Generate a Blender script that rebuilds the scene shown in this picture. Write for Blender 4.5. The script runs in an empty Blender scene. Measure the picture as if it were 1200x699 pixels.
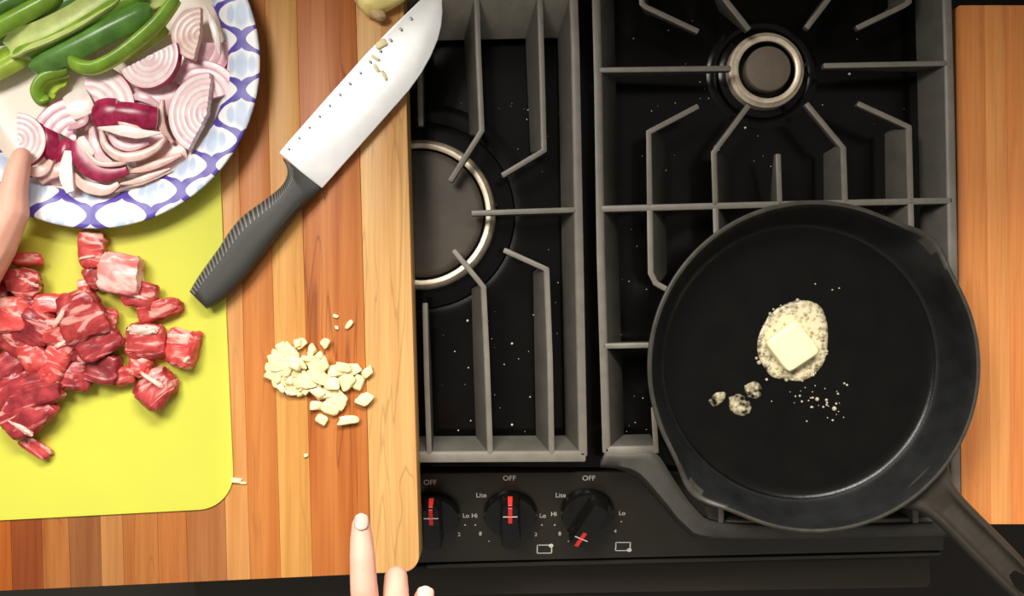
import bpy, bmesh, math, random
from mathutils import Vector, Matrix, noise
R = math.radians
scene = bpy.context.scene
C = scene.collection

# ------------------------------------------------------------------ camera
CAM_Z = 1.0          # camera height above the cooktop glass
F = 1170.0           # focal length in pixels of the 1200 x 699 frame
cam_d = bpy.data.cameras.new('camera')
cam_d.sensor_width = 36.0
cam_d.lens = 36.0 * F / 1200.0
cam_d.clip_start = 0.01
cam = bpy.data.objects.new('camera', cam_d)
cam.location = (0, 0, CAM_Z)
C.objects.link(cam)
scene.camera = cam

# ------------------------------------------------------------------ world, lamps, exposure
def srgb(r, g, b, a=1.0):
    def f(c):
        c /= 255.0
        return c / 12.92 if c <= 0.04045 else ((c + 0.055) / 1.055) ** 2.4
    return (f(r), f(g), f(b), a)

world = bpy.data.worlds.new('kitchen_ambient')
scene.world = world
world.use_nodes = True
bg = world.node_tree.nodes['Background']
bg.inputs[0].default_value = (1.0, 0.95, 0.88, 1)
bg.inputs[1].default_value = 0.25

def area_light(name, loc, target, sx, sy, power, col):
    d = bpy.data.lights.new(name, 'AREA')
    d.shape = 'RECTANGLE'; d.size = sx; d.size_y = sy; d.energy = power; d.color = col
    o = bpy.data.objects.new(name, d)
    o.location = loc
    o.rotation_euler = (Vector(target) - Vector(loc)).to_track_quat('-Z', 'Y').to_euler()
    C.objects.link(o)
    return o
area_light('ceiling_lamp', (-0.86, 0.86, 1.75), (-0.25, 0.1, 0), 0.7, 0.7, 38, (1.0, 0.95, 0.89))
area_light('hood_lamp', (0.12, 1.25, 1.5), (0.0, 0.0, 0), 1.1, 0.4, 54, (1.0, 0.95, 0.88))

vs = scene.view_settings
vs.view_transform = 'Standard'; vs.look = 'None'; vs.gamma = 1.0; vs.use_curve_mapping = False
vs.exposure = 0.0

# ------------------------------------------------------------------ helpers
def P(px, py, z=0.0):
    s = (CAM_Z - z) / F
    return Vector(((px - 600.0) * s, (349.5 - py) * s, z))

def tag(o, label=None, cat=None, group=None, kind=None):
    if label: o['label'] = label
    if cat: o['category'] = cat
    if group: o['group'] = group
    if kind: o['kind'] = kind
    return o

def empty(name, loc=(0, 0, 0)):
    o = bpy.data.objects.new(name, None)
    o.location = loc
    o.empty_display_size = 0.02
    C.objects.link(o)
    return o

def link(name, me, mats=None, parent=None, loc=None, smooth=False):
    if mats is not None:
        for m in (mats if isinstance(mats, (list, tuple)) else [mats]):
            me.materials.append(m)
    if smooth:
        for p in me.polygons: p.use_smooth = True
    o = bpy.data.objects.new(name, me)
    C.objects.link(o)
    if parent is not None: o.parent = parent
    if loc is not None: o.location = loc
    return o

def mesh_from(verts, faces, midx=None):
    me = bpy.data.meshes.new('m')
    me.from_pydata([tuple(v) for v in verts], [], faces)
    if midx:
        me.polygons.foreach_set('material_index', midx)
    me.update()
    return me

def bm_mesh(bm):
    bmesh.ops.recalc_face_normals(bm, faces=bm.faces[:])
    me = bpy.data.meshes.new('m')
    bm.to_mesh(me); bm.free()
    return me

def recenter(me, loc):
    me.transform(Matrix.Translation(-Vector(loc)))
    return me

def smooth_by_angle(me, ang=40):
    for p in me.polygons: p.use_smooth = True
    try: me.set_sharp_from_angle(angle=R(ang))
    except Exception: pass
    return me

def prism(pts_top, pts_bot, bevel=0.0, seg=2):
    """solid between two matching closed outlines"""
    bm = bmesh.new()
    t = [bm.verts.new(p) for p in pts_top]
    b = [bm.verts.new(p) for p in pts_bot]
    n = len(t)
    bm.faces.new(t); bm.faces.new(list(reversed(b)))
    for i in range(n):
        bm.faces.new((t[i], b[i], b[(i + 1) % n], t[(i + 1) % n]))
    bmesh.ops.recalc_face_normals(bm, faces=bm.faces[:])
    if bevel > 0:
        es = [e for e in bm.edges if len(e.link_faces) == 2 and e.calc_face_angle(0) > R(35)]
        bmesh.ops.bevel(bm, geom=es, offset=bevel, segments=seg, profile=0.5, affect='EDGES', clamp_overlap=True)
    return smooth_by_angle(bm_mesh(bm), 35)

def pix_prism(pix, z0, z1, bevel=0.0, seg=2):
    top = [P(x, y, z1) for x, y in pix]
    bot = [Vector((p.x, p.y, z0)) for p in top]
    return prism(top, bot, bevel, seg)

def box_mesh(sx, sy, sz, bevel=0.0, seg=2):
    a, b = sx / 2, sy / 2
    q = [(-a, -b), (a, -b), (a, b), (-a, b)]
    return prism([Vector((x, y, sz)) for x, y in q], [Vector((x, y, 0)) for x, y in q], bevel, seg)

def round_poly(pts, radii, n=8):
    """round the corners of a 2D outline"""
    out = []
    m = len(pts)
    for i, (p, r) in enumerate(zip(pts, radii)):
        p = Vector(p)
        if r <= 0: out.append(tuple(p)); continue
        a = (Vector(pts[i - 1]) - p).normalized(); b = (Vector(pts[(i + 1) % m]) - p).normalized()
        ang = a.angle(b); d = r / math.tan(ang / 2)
        c = p + (a + b).normalized() * (r / math.sin(ang / 2))
        s = p + a * d; e = p + b * d
        v0 = s - c; v1 = e - c
        a0 = math.atan2(v0.y, v0.x); a1 = math.atan2(v1.y, v1.x)
        da = (a1 - a0 + math.pi) % (2 * math.pi) - math.pi
        for k in range(n + 1):
            t = a0 + da * k / n
            out.append((c.x + r * math.cos(t), c.y + r * math.sin(t)))
    return out

def lathe(profile, seg=64, fn=None, close=False):
    """profile [(r, z)]; fn(theta, i, r, z) -> (r, z)"""
    verts, faces = [], []
    n = len(profile)
    for s in range(seg):
        th = 2 * math.pi * s / seg
        for i, (r, z) in enumerate(profile):
            if fn: r, z = fn(th, i, r, z)
            verts.append((r * math.cos(th), r * math.sin(th), z))
    for s in range(seg):
        s2 = (s + 1) % seg
        for i in range(n - 1 if not close else n):
            j = (i + 1) % n
            faces.append((s * n + i, s2 * n + i, s2 * n + j, s * n + j))
    bm = bmesh.new()
    vs_ = [bm.verts.new(v) for v in verts]
    for f in faces:
        try: bm.faces.new([vs_[k] for k in f])
        except ValueError: pass
    bmesh.ops.remove_doubles(bm, verts=bm.verts[:], dist=1e-6)
    return smooth_by_angle(bm_mesh(bm), 38)

def catmull(pts, n=8):
    pts = [Vector(p) for p in pts]
    out = []
    ext = [pts[0] * 2 - pts[1]] + pts + [pts[-1] * 2 - pts[-2]]
    for i in range(1, len(ext) - 2):
        p0, p1, p2, p3 = ext[i - 1], ext[i], ext[i + 1], ext[i + 2]
        for k in range(n):
            t = k / n
            out.append(0.5 * ((2 * p1) + (p2 - p0) * t + (2 * p0 - 5 * p1 + 4 * p2 - p3) * t * t + (3 * p1 - p0 - 3 * p2 + p3) * t ** 3))
    out.append(pts[-1])
    return out

def sweep(points, section, mat_of_edge=None, up=Vector((0, 0, 1)), smooth_ang=45):
    """section(t) -> closed list of (side, up) offsets"""
    points = [Vector(p) for p in points]
    n = len(points)
    verts, faces, midx = [], [], []
    m = None
    for i, p in enumerate(points):
        a = points[max(0, i - 1)]; b = points[min(n - 1, i + 1)]
        t = (b - a).normalized()
        side = t.cross(up).normalized()
        u2 = side.cross(t).normalized()
        sec = section(i / (n - 1))
        m = len(sec)
        for s, u in sec: verts.append(p + side * s + u2 * u)
    for i in range(n - 1):
        for k in range(m):
            k2 = (k + 1) % m
            faces.append((i * m + k, i * m + k2, (i + 1) * m + k2, (i + 1) * m + k))
            midx.append(mat_of_edge(k) if mat_of_edge else 0)
    faces.append(tuple(range(m - 1, -1, -1))); midx.append(0)
    faces.append(tuple((n - 1) * m + k for k in range(m))); midx.append(0)
    me = mesh_from(verts, faces, midx)
    bm = bmesh.new(); bm.from_mesh(me)
    bmesh.ops.recalc_face_normals(bm, faces=bm.faces[:])
    bm.to_mesh(me); bm.free()
    return smooth_by_angle(me, smooth_ang)

def bar(px_pts, z_top, w, depth, shifts, bevel=0.0009):
    """cast bar: a polyline on the picture frame (at height z_top), top width w, foot shifted sideways"""
    pts = [P(x, y, z_top) for x, y in px_pts]
    n = len(pts)
    L, Rr = [], []
    for i, p in enumerate(pts):
        if i == 0: d = (pts[1] - p).normalized(); nn = Vector((-d.y, d.x, 0)); sc = 1
        elif i == n - 1: d = (p - pts[i - 1]).normalized(); nn = Vector((-d.y, d.x, 0)); sc = 1
        else:
            d0 = (p - pts[i - 1]).normalized(); d1 = (pts[i + 1] - p).normalized()
            n0 = Vector((-d0.y, d0.x, 0)); n1 = Vector((-d1.y, d1.x, 0))
            nn = (n0 + n1).normalized(); sc = 1 / max(0.4, nn.dot(n0))
        L.append(p + nn * w / 2 * sc); Rr.append(p - nn * w / 2 * sc)
    if not isinstance(depth, (list, tuple)): depth = [depth] * n
    verts = []; faces = []
    for i in range(n):
        sh = Vector((shifts[i][0], shifts[i][1], -depth[i]))
        verts += [L[i], Rr[i], Rr[i] + sh, L[i] + sh]
    for i in range(n - 1):
        for k in range(4):
            faces.append((i * 4 + k, i * 4 + (k + 1) % 4, i * 4 + 4 + (k + 1) % 4, i * 4 + 4 + k))
    faces.append((3, 2, 1, 0)); faces.append(tuple((n - 1) * 4 + k for k in range(4)))
    bm = bmesh.new(); vv = [bm.verts.new(v) for v in verts]
    for f in faces: bm.faces.new([vv[k] for k in f])
    bmesh.ops.recalc_face_normals(bm, faces=bm.faces[:])
    es = [e for e in bm.edges if e.calc_face_angle(0) > R(40)]
    bmesh.ops.bevel(bm, geom=es, offset=bevel, segments=2, profile=0.5, affect='EDGES', clamp_overlap=True)
    bmesh.ops.recalc_face_normals(bm, faces=bm.faces[:])
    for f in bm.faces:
        if f.normal.z > 0.55: f.material_index = 1  # upward faces take the lighter iron that imitates light from above
    return smooth_by_angle(bm_mesh(bm), 30)

def blob(sx, sy, sz, seed, cuts=7, power=4.0, skew=0.22, rough=0.06, nscale=2.2):
    """irregular soft box standing on z = 0"""
    rnd = random.Random(seed)
    bm = bmesh.new()
    bmesh.ops.create_cube(bm, size=2.0)
    bmesh.ops.subdivide_edges(bm, edges=bm.edges[:], cuts=cuts, use_grid_fill=True)
    off = {(i, j, k): Vector((rnd.uniform(-skew, skew), rnd.uniform(-skew, skew), rnd.uniform(-skew, skew) * (0.3 if k < 0 else 1)))
           for i in (-1, 1) for j in (-1, 1) for k in (-1, 1)}
    ph = Vector((seed * 1.73, seed * 0.61, seed * 2.2))
    for v in bm.verts:
        c = v.co.copy()
        nrm = (abs(c.x) ** power + abs(c.y) ** power + abs(c.z) ** power) ** (1 / power)
        q = c / nrm
        d = Vector((0, 0, 0))
        for (i, j, k), o in off.items():
            d += o * ((1 + i * c.x) / 2) * ((1 + j * c.y) / 2) * ((1 + k * c.z) / 2)
        q = q + d
        nv = noise.noise_vector(c * nscale + ph) * rough + noise.noise_vector(c * nscale * 2.6 + ph) * rough * 0.5
        q += nv
        v.co = Vector((q.x * sx / 2, q.y * sy / 2, max(0.0, (q.z + 1) * sz / 2)))
    return smooth_by_angle(bm_mesh(bm), 60)

def chain_spheres(bm, chain):
    """chain [(Vector, r)] -> overlapping balls along it"""
    for (a, ra), (b, rb) in zip(chain[:-1], chain[1:]):
        d = (b - a).length
        n = max(2, int(d / (min(ra, rb) * 0.22)))
        for k in range(n + 1):
            t = k / n
            bmesh.ops.create_icosphere(bm, subdivisions=2, radius=ra + (rb - ra) * t, matrix=Matrix.Translation(a.lerp(b, t)))

def remeshed(bm, voxel, smooth_it=8):
    me = bpy.data.meshes.new('tmp'); bm.to_mesh(me); bm.free()
    o = bpy.data.objects.new('tmp', me); C.objects.link(o)
    m = o.modifiers.new('r', 'REMESH'); m.mode = 'VOXEL'; m.voxel_size = voxel
    s = o.modifiers.new('s', 'SMOOTH'); s.iterations = smooth_it; s.factor = 0.5
    dg = bpy.context.evaluated_depsgraph_get()
    out = bpy.data.meshes.new_from_object(o.evaluated_get(dg))
    bpy.data.objects.remove(o)
    for p in out.polygons: p.use_smooth = True
    return out

# ------------------------------------------------------------------ materials
def nt_mat(name):
    m = bpy.data.materials.new(name); m.use_nodes = True
    nt = m.node_tree
    return m, nt, nt.nodes['Principled BSDF']

def setp(b, **k):
    names = {'col': 'Base Color', 'rough': 'Roughness', 'metal': 'Metallic', 'spec': 'Specular IOR Level', 'sss': 'Subsurface Weight',
             'coat': 'Coat Weight', 'trans': 'Transmission Weight', 'alpha': 'Alpha', 'ior': 'IOR'}
    for a, v in k.items(): b.inputs[names[a]].default_value = v

def simple(name, col, rough=0.5, metal=0.0, spec=0.5, bump=0.0, bscale=400, var=0.0, vscale=60, sss=0.0, coat=0.0):
    m, nt, b = nt_mat(name)
    setp(b, col=col, rough=rough, metal=metal, spec=spec, sss=sss, coat=coat)
    if sss: b.inputs['Subsurface Radius'].default_value = (0.006, 0.003, 0.002)
    N = nt.nodes.new; L = nt.links.new
    tc = N('ShaderNodeTexCoord')
    if var > 0:
        nz = N('ShaderNodeTexNoise'); nz.inputs['Scale'].default_value = vscale; nz.inputs['Detail'].default_value = 4
        L(tc.outputs['Object'], nz.inputs['Vector'])
        mr = N('ShaderNodeMapRange'); mr.inputs['From Min'].default_value = 0.3; mr.inputs['From Max'].default_value = 0.7
        mr.inputs['To Min'].default_value = 1 - var; mr.inputs['To Max'].default_value = 1 + var
        L(nz.outputs['Fac'], mr.inputs['Value'])
        mx = N('ShaderNodeVectorMath'); mx.operation = 'SCALE'
        mx.inputs[0].default_value = col[:3]
        L(mr.outputs['Result'], mx.inputs['Scale'])
        L(mx.outputs['Vector'], b.inputs['Base Color'])
    if bump > 0:
        n2 = N('ShaderNodeTexNoise'); n2.inputs['Scale'].default_value = bscale; n2.inputs['Detail'].default_value = 3
        L(tc.outputs['Object'], n2.inputs['Vector'])
        bp = N('ShaderNodeBump'); bp.inputs['Strength'].default_value = bump; bp.inputs['Distance'].default_value = 0.001
        L(n2.outputs['Fac'], bp.inputs['Height']); L(bp.outputs['Normal'], b.inputs['Normal'])
    return m

def wood(name, col, dark, streak=0.25, seed=0.0, fine=0.5, rough=0.45, knots=False):
    """grain that runs along Y"""
    k_ = 0.98 if name.startswith('worktop') else 0.86
    col = (col[0] * k_, col[1] * 1.06 * k_, col[2] * 1.04 * k_, 1); dark = (dark[0] * k_, dark[1] * 1.06 * k_, dark[2] * 1.04 * k_, 1)
    m, nt, b = nt_mat(name)
    N = nt.nodes.new; L = nt.links.new
    tc = N('ShaderNodeTexCoord')
    mp = N('ShaderNodeMapping'); mp.inputs['Scale'].default_value = (75, 2.6, 75); mp.inputs['Location'].default_value = (seed * 3.1, seed * 1.7, seed)
    L(tc.outputs['Object'], mp.inputs['Vector'])
    n1 = N('ShaderNodeTexNoise'); n1.inputs['Scale'].default_value = 1.0; n1.inputs['Detail'].default_value = 3; n1.inputs['Distortion'].default_value = 0.35
    L(mp.outputs['Vector'], n1.inputs['Vector'])
    mp2 = N('ShaderNodeMapping'); mp2.inputs['Scale'].default_value = (420, 9, 420); mp2.inputs['Location'].default_value = (seed, seed * 2, 0)
    L(tc.outputs['Object'], mp2.inputs['Vector'])
    n2 = N('ShaderNodeTexNoise'); n2.inputs['Scale'].default_value = 1.0; n2.inputs['Detail'].default_value = 2
    L(mp2.outputs['Vector'], n2.inputs['Vector'])
    cr = N('ShaderNodeValToRGB')
    e = cr.color_ramp.elements
    e[0].position = 0.28; e[0].color = dark
    e[1].position = 0.62; e[1].color = col
    L(n1.outputs['Fac'], cr.inputs['Fac'])
    mx = N('ShaderNodeMix'); mx.data_type = 'RGBA'; mx.blend_type = 'MULTIPLY'; mx.inputs[0].default_value = fine
    cr2 = N('ShaderNodeValToRGB'); cr2.color_ramp.elements[0].position = 0.3; cr2.color_ramp.elements[0].color = (0.72, 0.66, 0.6, 1)
    cr2.color_ramp.elements[1].position = 0.65; cr2.color_ramp.elements[1].color = (1, 1, 1, 1)
    L(n2.outputs['Fac'], cr2.inputs['Fac'])
    L(cr.outputs['Color'], mx.inputs['A']); L(cr2.outputs['Color'], mx.inputs['B'])
    last = mx.outputs['Result']
    if streak > 0:
        mp3 = N('ShaderNodeMapping'); mp3.inputs['Scale'].default_value = (52, 3.4, 52); mp3.inputs['Location'].default_value = (seed * 5 + 3, seed, 0)
        L(tc.outputs['Object'], mp3.inputs['Vector'])
        n3 = N('ShaderNodeTexNoise'); n3.inputs['Scale'].default_value = 1.0; n3.inputs['Detail'].default_value = 1.5; n3.inputs['Distortion'].default_value = 0.8
        L(mp3.outputs['Vector'], n3.inputs['Vector'])
        c3 = N('ShaderNodeValToRGB'); ee = c3.color_ramp.elements
        ee[0].position = 0.485; ee[0].color = (0, 0, 0, 1)
        ee[1].position = 0.515; ee[1].color = (0, 0, 0, 1)
        mid = ee.new(0.5); mid.color = (1, 1, 1, 1)
        L(n3.outputs['Fac'], c3.inputs['Fac'])
        m3 = N('ShaderNodeMix'); m3.data_type = 'RGBA'; m3.inputs['B'].default_value = srgb(95, 45, 18)
        ml = N('ShaderNodeMath'); ml.operation = 'MULTIPLY'; ml.inputs[1].default_value = streak
        L(c3.outputs['Color'], ml.inputs[0]); L(ml.outputs[0], m3.inputs[0]); L(last, m3.inputs['A'])
        last = m3.outputs['Result']
    L(last, b.inputs['Base Color'])
    setp(b, rough=rough, spec=0.35)
    return m

M = {}
M['enamel'] = simple('black_enamel', srgb(12, 11, 9), rough=0.2, spec=0.25, var=0.3, vscale=14)
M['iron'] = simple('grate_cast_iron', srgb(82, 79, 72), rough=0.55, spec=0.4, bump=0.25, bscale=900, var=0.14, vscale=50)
M['iron_lit'] = simple('grate_lit_top', srgb(122, 116, 105), rough=0.45, spec=0.5, bump=0.2, bscale=900, var=0.12, vscale=70)  # bar tops coloured lighter to stand in for light falling on them
M['panel'] = simple('panel_black', srgb(50, 45, 34), rough=0.3, spec=0.5, var=0.08, vscale=30)
M['knob'] = simple('knob_black', srgb(18, 17, 15), rough=0.22, spec=0.5)
M['red'] = simple('pointer_red', srgb(225, 50, 40), rough=0.5)
M['print'] = simple('white_print', srgb(225, 222, 212), rough=0.6)
M['cap'] = simple('burner_cap', srgb(112, 100, 86), rough=0.6, spec=0.3, var=0.1, vscale=90)
M['bigcap'] = simple('large_burner_cap', srgb(82, 74, 64), rough=0.5, spec=0.4, var=0.16, vscale=40)
M['alu'] = simple('burner_aluminium', srgb(242, 224, 196), rough=0.42, metal=0.5, var=0.18, vscale=110)
M['skillet'] = simple('seasoned_iron', srgb(8, 8, 6), rough=0.26, spec=0.3, bump=0.12, bscale=700, var=0.35, vscale=35)
M['pan_wall'] = simple('scoured_wall_sheen', srgb(25, 26, 26), rough=0.40, spec=0.55, bump=0.12, bscale=700, var=0.4, vscale=45)  # scoured wall, its colour lightened to stand in for a sheen
M['pan_rim'] = simple('iron_rim_highlight', srgb(60, 57, 50), rough=0.38, spec=0.5, var=0.3, vscale=80)  # rim highlight painted in as a lighter iron colour
M['handle_iron'] = simple('handle_iron', srgb(52, 47, 39), rough=0.5, spec=0.45, bump=0.2, bscale=700, var=0.15, vscale=60)
M['floor'] = simple('floor_dark', srgb(56, 50, 40), rough=0.6, var=0.2, vscale=3)
M['door'] = simple('oven_door', srgb(66, 58, 44), rough=0.45, var=0.1, vscale=8)
M['wall'] = simple('backsplash_dark', srgb(40, 38, 34), rough=0.5, var=0.1)
M['mat'] = simple('mat_plastic', srgb(210, 211, 78), rough=0.5, spec=0.4, bump=0.08, bscale=1500, var=0.03, vscale=12)
M['steel'] = simple('knife_steel', srgb(252, 251, 248), rough=0.42, metal=0.4, var=0.03, vscale=80)
M['dimple'] = simple('knife_dimple', srgb(150, 148, 140), rough=0.3, metal=0.9)
M['grip'] = simple('knife_grip', srgb(56, 55, 50), rough=0.5, spec=0.45, bump=0.15, bscale=1500)
M['garlic'] = simple('garlic_flesh', srgb(250, 232, 176), rough=0.4, sss=0.15, var=0.08, vscale=140)
M['clove'] = simple('clove_flesh', srgb(248, 226, 140), rough=0.4, sss=0.15, var=0.08, vscale=60)
M['papery'] = simple('garlic_paper', srgb(205, 175, 130), rough=0.6, var=0.2, vscale=100)
M['salt'] = simple('salt_white', srgb(230, 226, 215), rough=0.5)
M['butter'] = simple('butter', srgb(255, 246, 196), rough=0.35, sss=0.2, var=0.02)
M['skin'] = simple('skin', srgb(234, 176, 154), rough=0.5, spec=0.35, sss=0.25, var=0.07, vscale=45, bump=0.12, bscale=500)
M['nail'] = simple('fingernail', srgb(240, 184, 172), rough=0.35, spec=0.5, sss=0.1)
M['gold'] = simple('ring_metal', srgb(235, 225, 205), rough=0.2, metal=1.0)

# ------------------------------------------------------------------ setting: floor, back wall, left worktop
def struct(name, me, m, parent=None):
    o = link(name, me, m, parent)
    if parent is None: o['kind'] = 'structure'
    return o
Z_IRON = 0.042
Z_BOARD = 0.075
Z_MAT = 0.0768

fl = box_mesh(5.0, 4.0, 0.05); fl.transform(Matrix.Translation((0, -0.6, -0.95)))
struct('floor', fl, M['floor'])
wl = box_mesh(4.0, 0.04, 1.5); wl.transform(Matrix.Translation((0, 0.48, -0.9)))
struct('wall_back', wl, M['wall'])

# ------------------------------------------------------------------ gas range
rng = empty('gas_range', P(690, 330, -0.9))
tag(rng, 'black gas range with knobs along its sloped front, between wooden worktops', 'stove')
def rpart(name, me, m, parent=None, **k):
    o = link(name, me, m, None, **k)
    o.parent = parent or rng
    o.matrix_parent_inverse = (parent or rng).matrix_basis.inverted() if (parent is None) else Matrix()
    return o
# body of the range
rpart('oven_body', pix_prism([(222, -75), (1085, -92), (1092, 562), (224, 568)], -0.9, -0.022, 0.004), M['panel'])
rpart('front_frame', pix_prism([(240, 540), (1076, 535), (1078, 620), (242, 634)], -0.9, -0.08, 0.004), M['panel'])
# cooktop glass with raised rim
rpart('cooktop', pix_prism(round_poly([(214, -78), (1104, -94), (1112, 552), (216, 546)], [6, 6, 10, 10]), -0.02, 0.0, 0.003), M['enamel'])

# sloped control panel: top edge on y~549, lower edge on y~661
pA, pB = P(120, 556, -0.004), P(1106, 549, -0.004)
pC = P(1106, 646, -0.060)
udir = (pB - pA).normalized()
vdir = (pA - P(125, 668, -0.060)); vdir = (vdir - udir * vdir.dot(udir)).normalized()
ndir = udir.cross(vdir).normalized()
if ndir.z < 0: ndir = -ndir
def on_panel(px, py, lift=0.0):
    o = Vector((0, 0, CAM_Z)); d = P(px, py, 0) - o
    base = pA + ndir * lift
    t = (base - o).dot(ndir) / d.dot(ndir)
    return o + d * t
def panel_solid(pix, thick, bevel):
    top = [on_panel(x, y) for x, y in pix]
    return prism(top, [p - ndir * thick for p in top], bevel)
panel = rpart('control_panel', panel_solid(round_poly([(150, 557), (1100, 552), (1107, 646), (180, 668)], [3, 3, 4, 3]), 0.012, 0.0025), M['panel'])
# thin front lip that catches the light
lipA, lipB = on_panel(500, 663), on_panel(1105, 648)
dn = Vector((0, 0, -1))
rpart('front_lip', prism([lipA, lipB, lipB + Vector((0, -0.005, -0.004)), lipA + Vector((0, -0.005, -0.004))],
      [lipA + dn * 0.03, lipB + dn * 0.03, lipB + Vector((0, -0.005, -0.03)), lipA + Vector((0, -0.005, -0.03))], 0.001), M['panel'])
door = rpart('oven_door', pix_prism(round_poly([(225, 668), (1090, 652), (1092, 690), (228, 704)], [4, 4, 8, 8]), -0.75, -0.14, 0.008), M['door'])

def burner(cx, cy, r_cap, r_ring, r_in, r_base, r_bowl, capm, zcap, name='burner'):
    c = P(cx, cy, 0.0)
    b = empty(name, c - rng.location); b.parent = rng
    bowl = lathe([(r_bowl * 0.86, 0.0004), (r_bowl * 0.9, 0.0012), (r_bowl * 0.95, 0.0018), (r_bowl, 0.0012), (r_bowl * 1.05, 0.0003)], 72)
    link('burner_bowl', bowl, M['enamel'], b)
    link('burner_base', lathe([(0, 0.006), (r_base * 0.9, 0.006), (r_base, 0.004), (r_base * 1.02, 0.0002)], 64), M['enamel'], b)
    ring = lathe([(r_in, zcap - 0.010), (r_in, zcap - 0.006), (r_in + (r_ring - r_in) * 0.15, zcap - 0.005), (r_in + (r_ring - r_in) * 0.5, zcap - 0.005),
                  (r_in + (r_ring - r_in) * 0.62, zcap - 0.0065), (r_ring * 0.98, zcap - 0.0085), (r_ring, zcap - 0.013), (r_ring, 0.004)], 72)
    link('burner_ring', ring, M['alu'], b)
    cap = lathe([(0, zcap), (r_cap * 0.9, zcap - 0.0002), (r_cap * 0.97, zcap - 0.001), (r_cap, zcap - 0.003), (r_cap, zcap - 0.006), (r_cap * 0.97, 0.006)], 72)
    link('burner_cap', cap, capm, b)
    # spark electrode
    e = lathe([(0, zcap - 0.003), (0.0018, zcap - 0.003), (0.0022, zcap - 0.005), (0.0022, 0.004)], 12)
    link('spark_electrode', e, M['knob'], b, loc=((r_ring + 0.0008) * math.cos(0.12), (r_ring + 0.0008) * math.sin(0.12), 0))
    return b
sR = CAM_Z / F
burner(893, 87, 26 * sR, 44 * sR, 33 * sR, 52 * sR, 62 * sR, M['cap'], 0.026)
burner(901, 408, 26 * sR, 44 * sR, 33 * sR, 52 * sR, 62 * sR, M['cap'], 0.026)
bb = burner(494, 253, 73 * sR, 87 * sR, 76 * sR, 108 * sR, 126 * sR, M['bigcap'], 0.024)

# knobs -----------------------------------------------------------------
def knob(px, py, ang):
    base = on_panel(px, py)
    k = empty('control_knob'); k.parent = rng
    rot = Matrix((udir, vdir, ndir)).transposed().to_4x4() @ Matrix.Rotation(ang, 4, 'Z')
    k.matrix_local = Matrix.Translation(base - rng.location) @ rot
    r = 0.0275
    link('skirt', lathe([(0, 0.012), (r * 0.80, 0.012), (r * 0.93, 0.0105), (r * 0.99, 0.007), (r, 0.003), (r, 0.0)], 56), M['knob'], k)
    w, l = 0.0105, 0.0285
    n = 14
    top = round_poly([(-w * 0.86, -l * 0.95), (w * 0.86, -l * 0.95), (w * 0.70, l * 0.98), (-w * 0.70, l * 0.98)], [0.007, 0.007, 0.004, 0.004], 4)
    bot = round_poly([(-w * 1.12, -l * 0.98), (w * 1.12, -l * 0.98), (w, l), (-w, l)], [0.007, 0.007, 0.004, 0.004], 4)
    g = link('grip', prism([Vector((x, y, 0.028)) for x, y in top], [Vector((x, y, 0.006)) for x, y in bot], 0.0016), M['knob'], k)
    m = bpy.data.meshes.new('m')
    v = [(-0.0020, l * 0.28, 0.0285), (0.0020, l * 0.28, 0.0285), (0.0020, l * 0.93, 0.0284), (-0.0020, l * 0.93, 0.0284),
         (0.0020, l * 0.995, 0.0255), (-0.0020, l * 0.995, 0.0255), (0.0024, l * 1.012, 0.012), (-0.0024, l * 1.012, 0.012)]
    m.from_pydata(v, [], [(0, 1, 2, 3), (3, 2, 4, 5), (5, 4, 6, 7)])
    pm = link('pointer', m, M['red'], g)
    pm['label'] = 'red pointer line'
    md = pm.modifiers.new('t', 'SOLIDIFY'); md.thickness = 0.0006
    tk = box_mesh(0.0145, 0.0007, 0.0004); tk.transform(Matrix.Translation((0.0, l * 0.56, 0.0281)))
    link('tick', tk, M['print'], g)
    return k
knob(508, 602, R(0))
knob(598, 600, R(0))
knob(688, 598, R(152))

# printed marks -----------------------------------------------------------
txt_cache = {}
def word(s, px, py, h_px, m=M['print']):
    cu = bpy.data.curves.new('t', 'FONT'); cu.body = s; cu.size = 1.0; cu.align_x = 'CENTER'; cu.align_y = 'CENTER'; cu.offset = 0.012
    o = bpy.data.objects.new('t', cu); C.objects.link(o)
    dg = bpy.context.evaluated_depsgraph_get(); dg.update()
    me = bpy.data.meshes.new_from_object(o.evaluated_get(dg))
    bpy.data.objects.remove(o)
    sc = h_px * sR / 0.72
    base = on_panel(px, py, 0.0003)
    rot = Matrix((udir, vdir, ndir)).transposed().to_4x4()
    me.transform(Matrix.Translation(base) @ rot @ Matrix.Diagonal((sc, sc * 1.15, 1, 1)))
    me.materials.clear()
    return rpart('lettering', me, m)
for cx, k in ((507, 0), (597, 0), (690, 0)):
    word('OFF', cx - (3 if cx == 507 else 0), 566 if cx == 507 else (561 if cx == 597 else 561), 6.4)
    if cx != 507: word('Lite', cx - 33, 581, 6.0)
    word('Lo', cx + 39, 605 if cx < 650 else 602, 5.6)
    word('•', cx + 38, 616 if cx < 650 else 612, 5)
    word('2' if cx < 650 else '4', cx + 31, 627 if cx < 650 else 623, 5)
    if cx != 507:
        word('Hi', cx - 41, 605 if cx < 650 else 603, 5.6)
        word('•', cx - 40, 616, 5)
        word('8', cx - 34, 626, 5)
        word('•', cx - 24, 635, 4)
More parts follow.
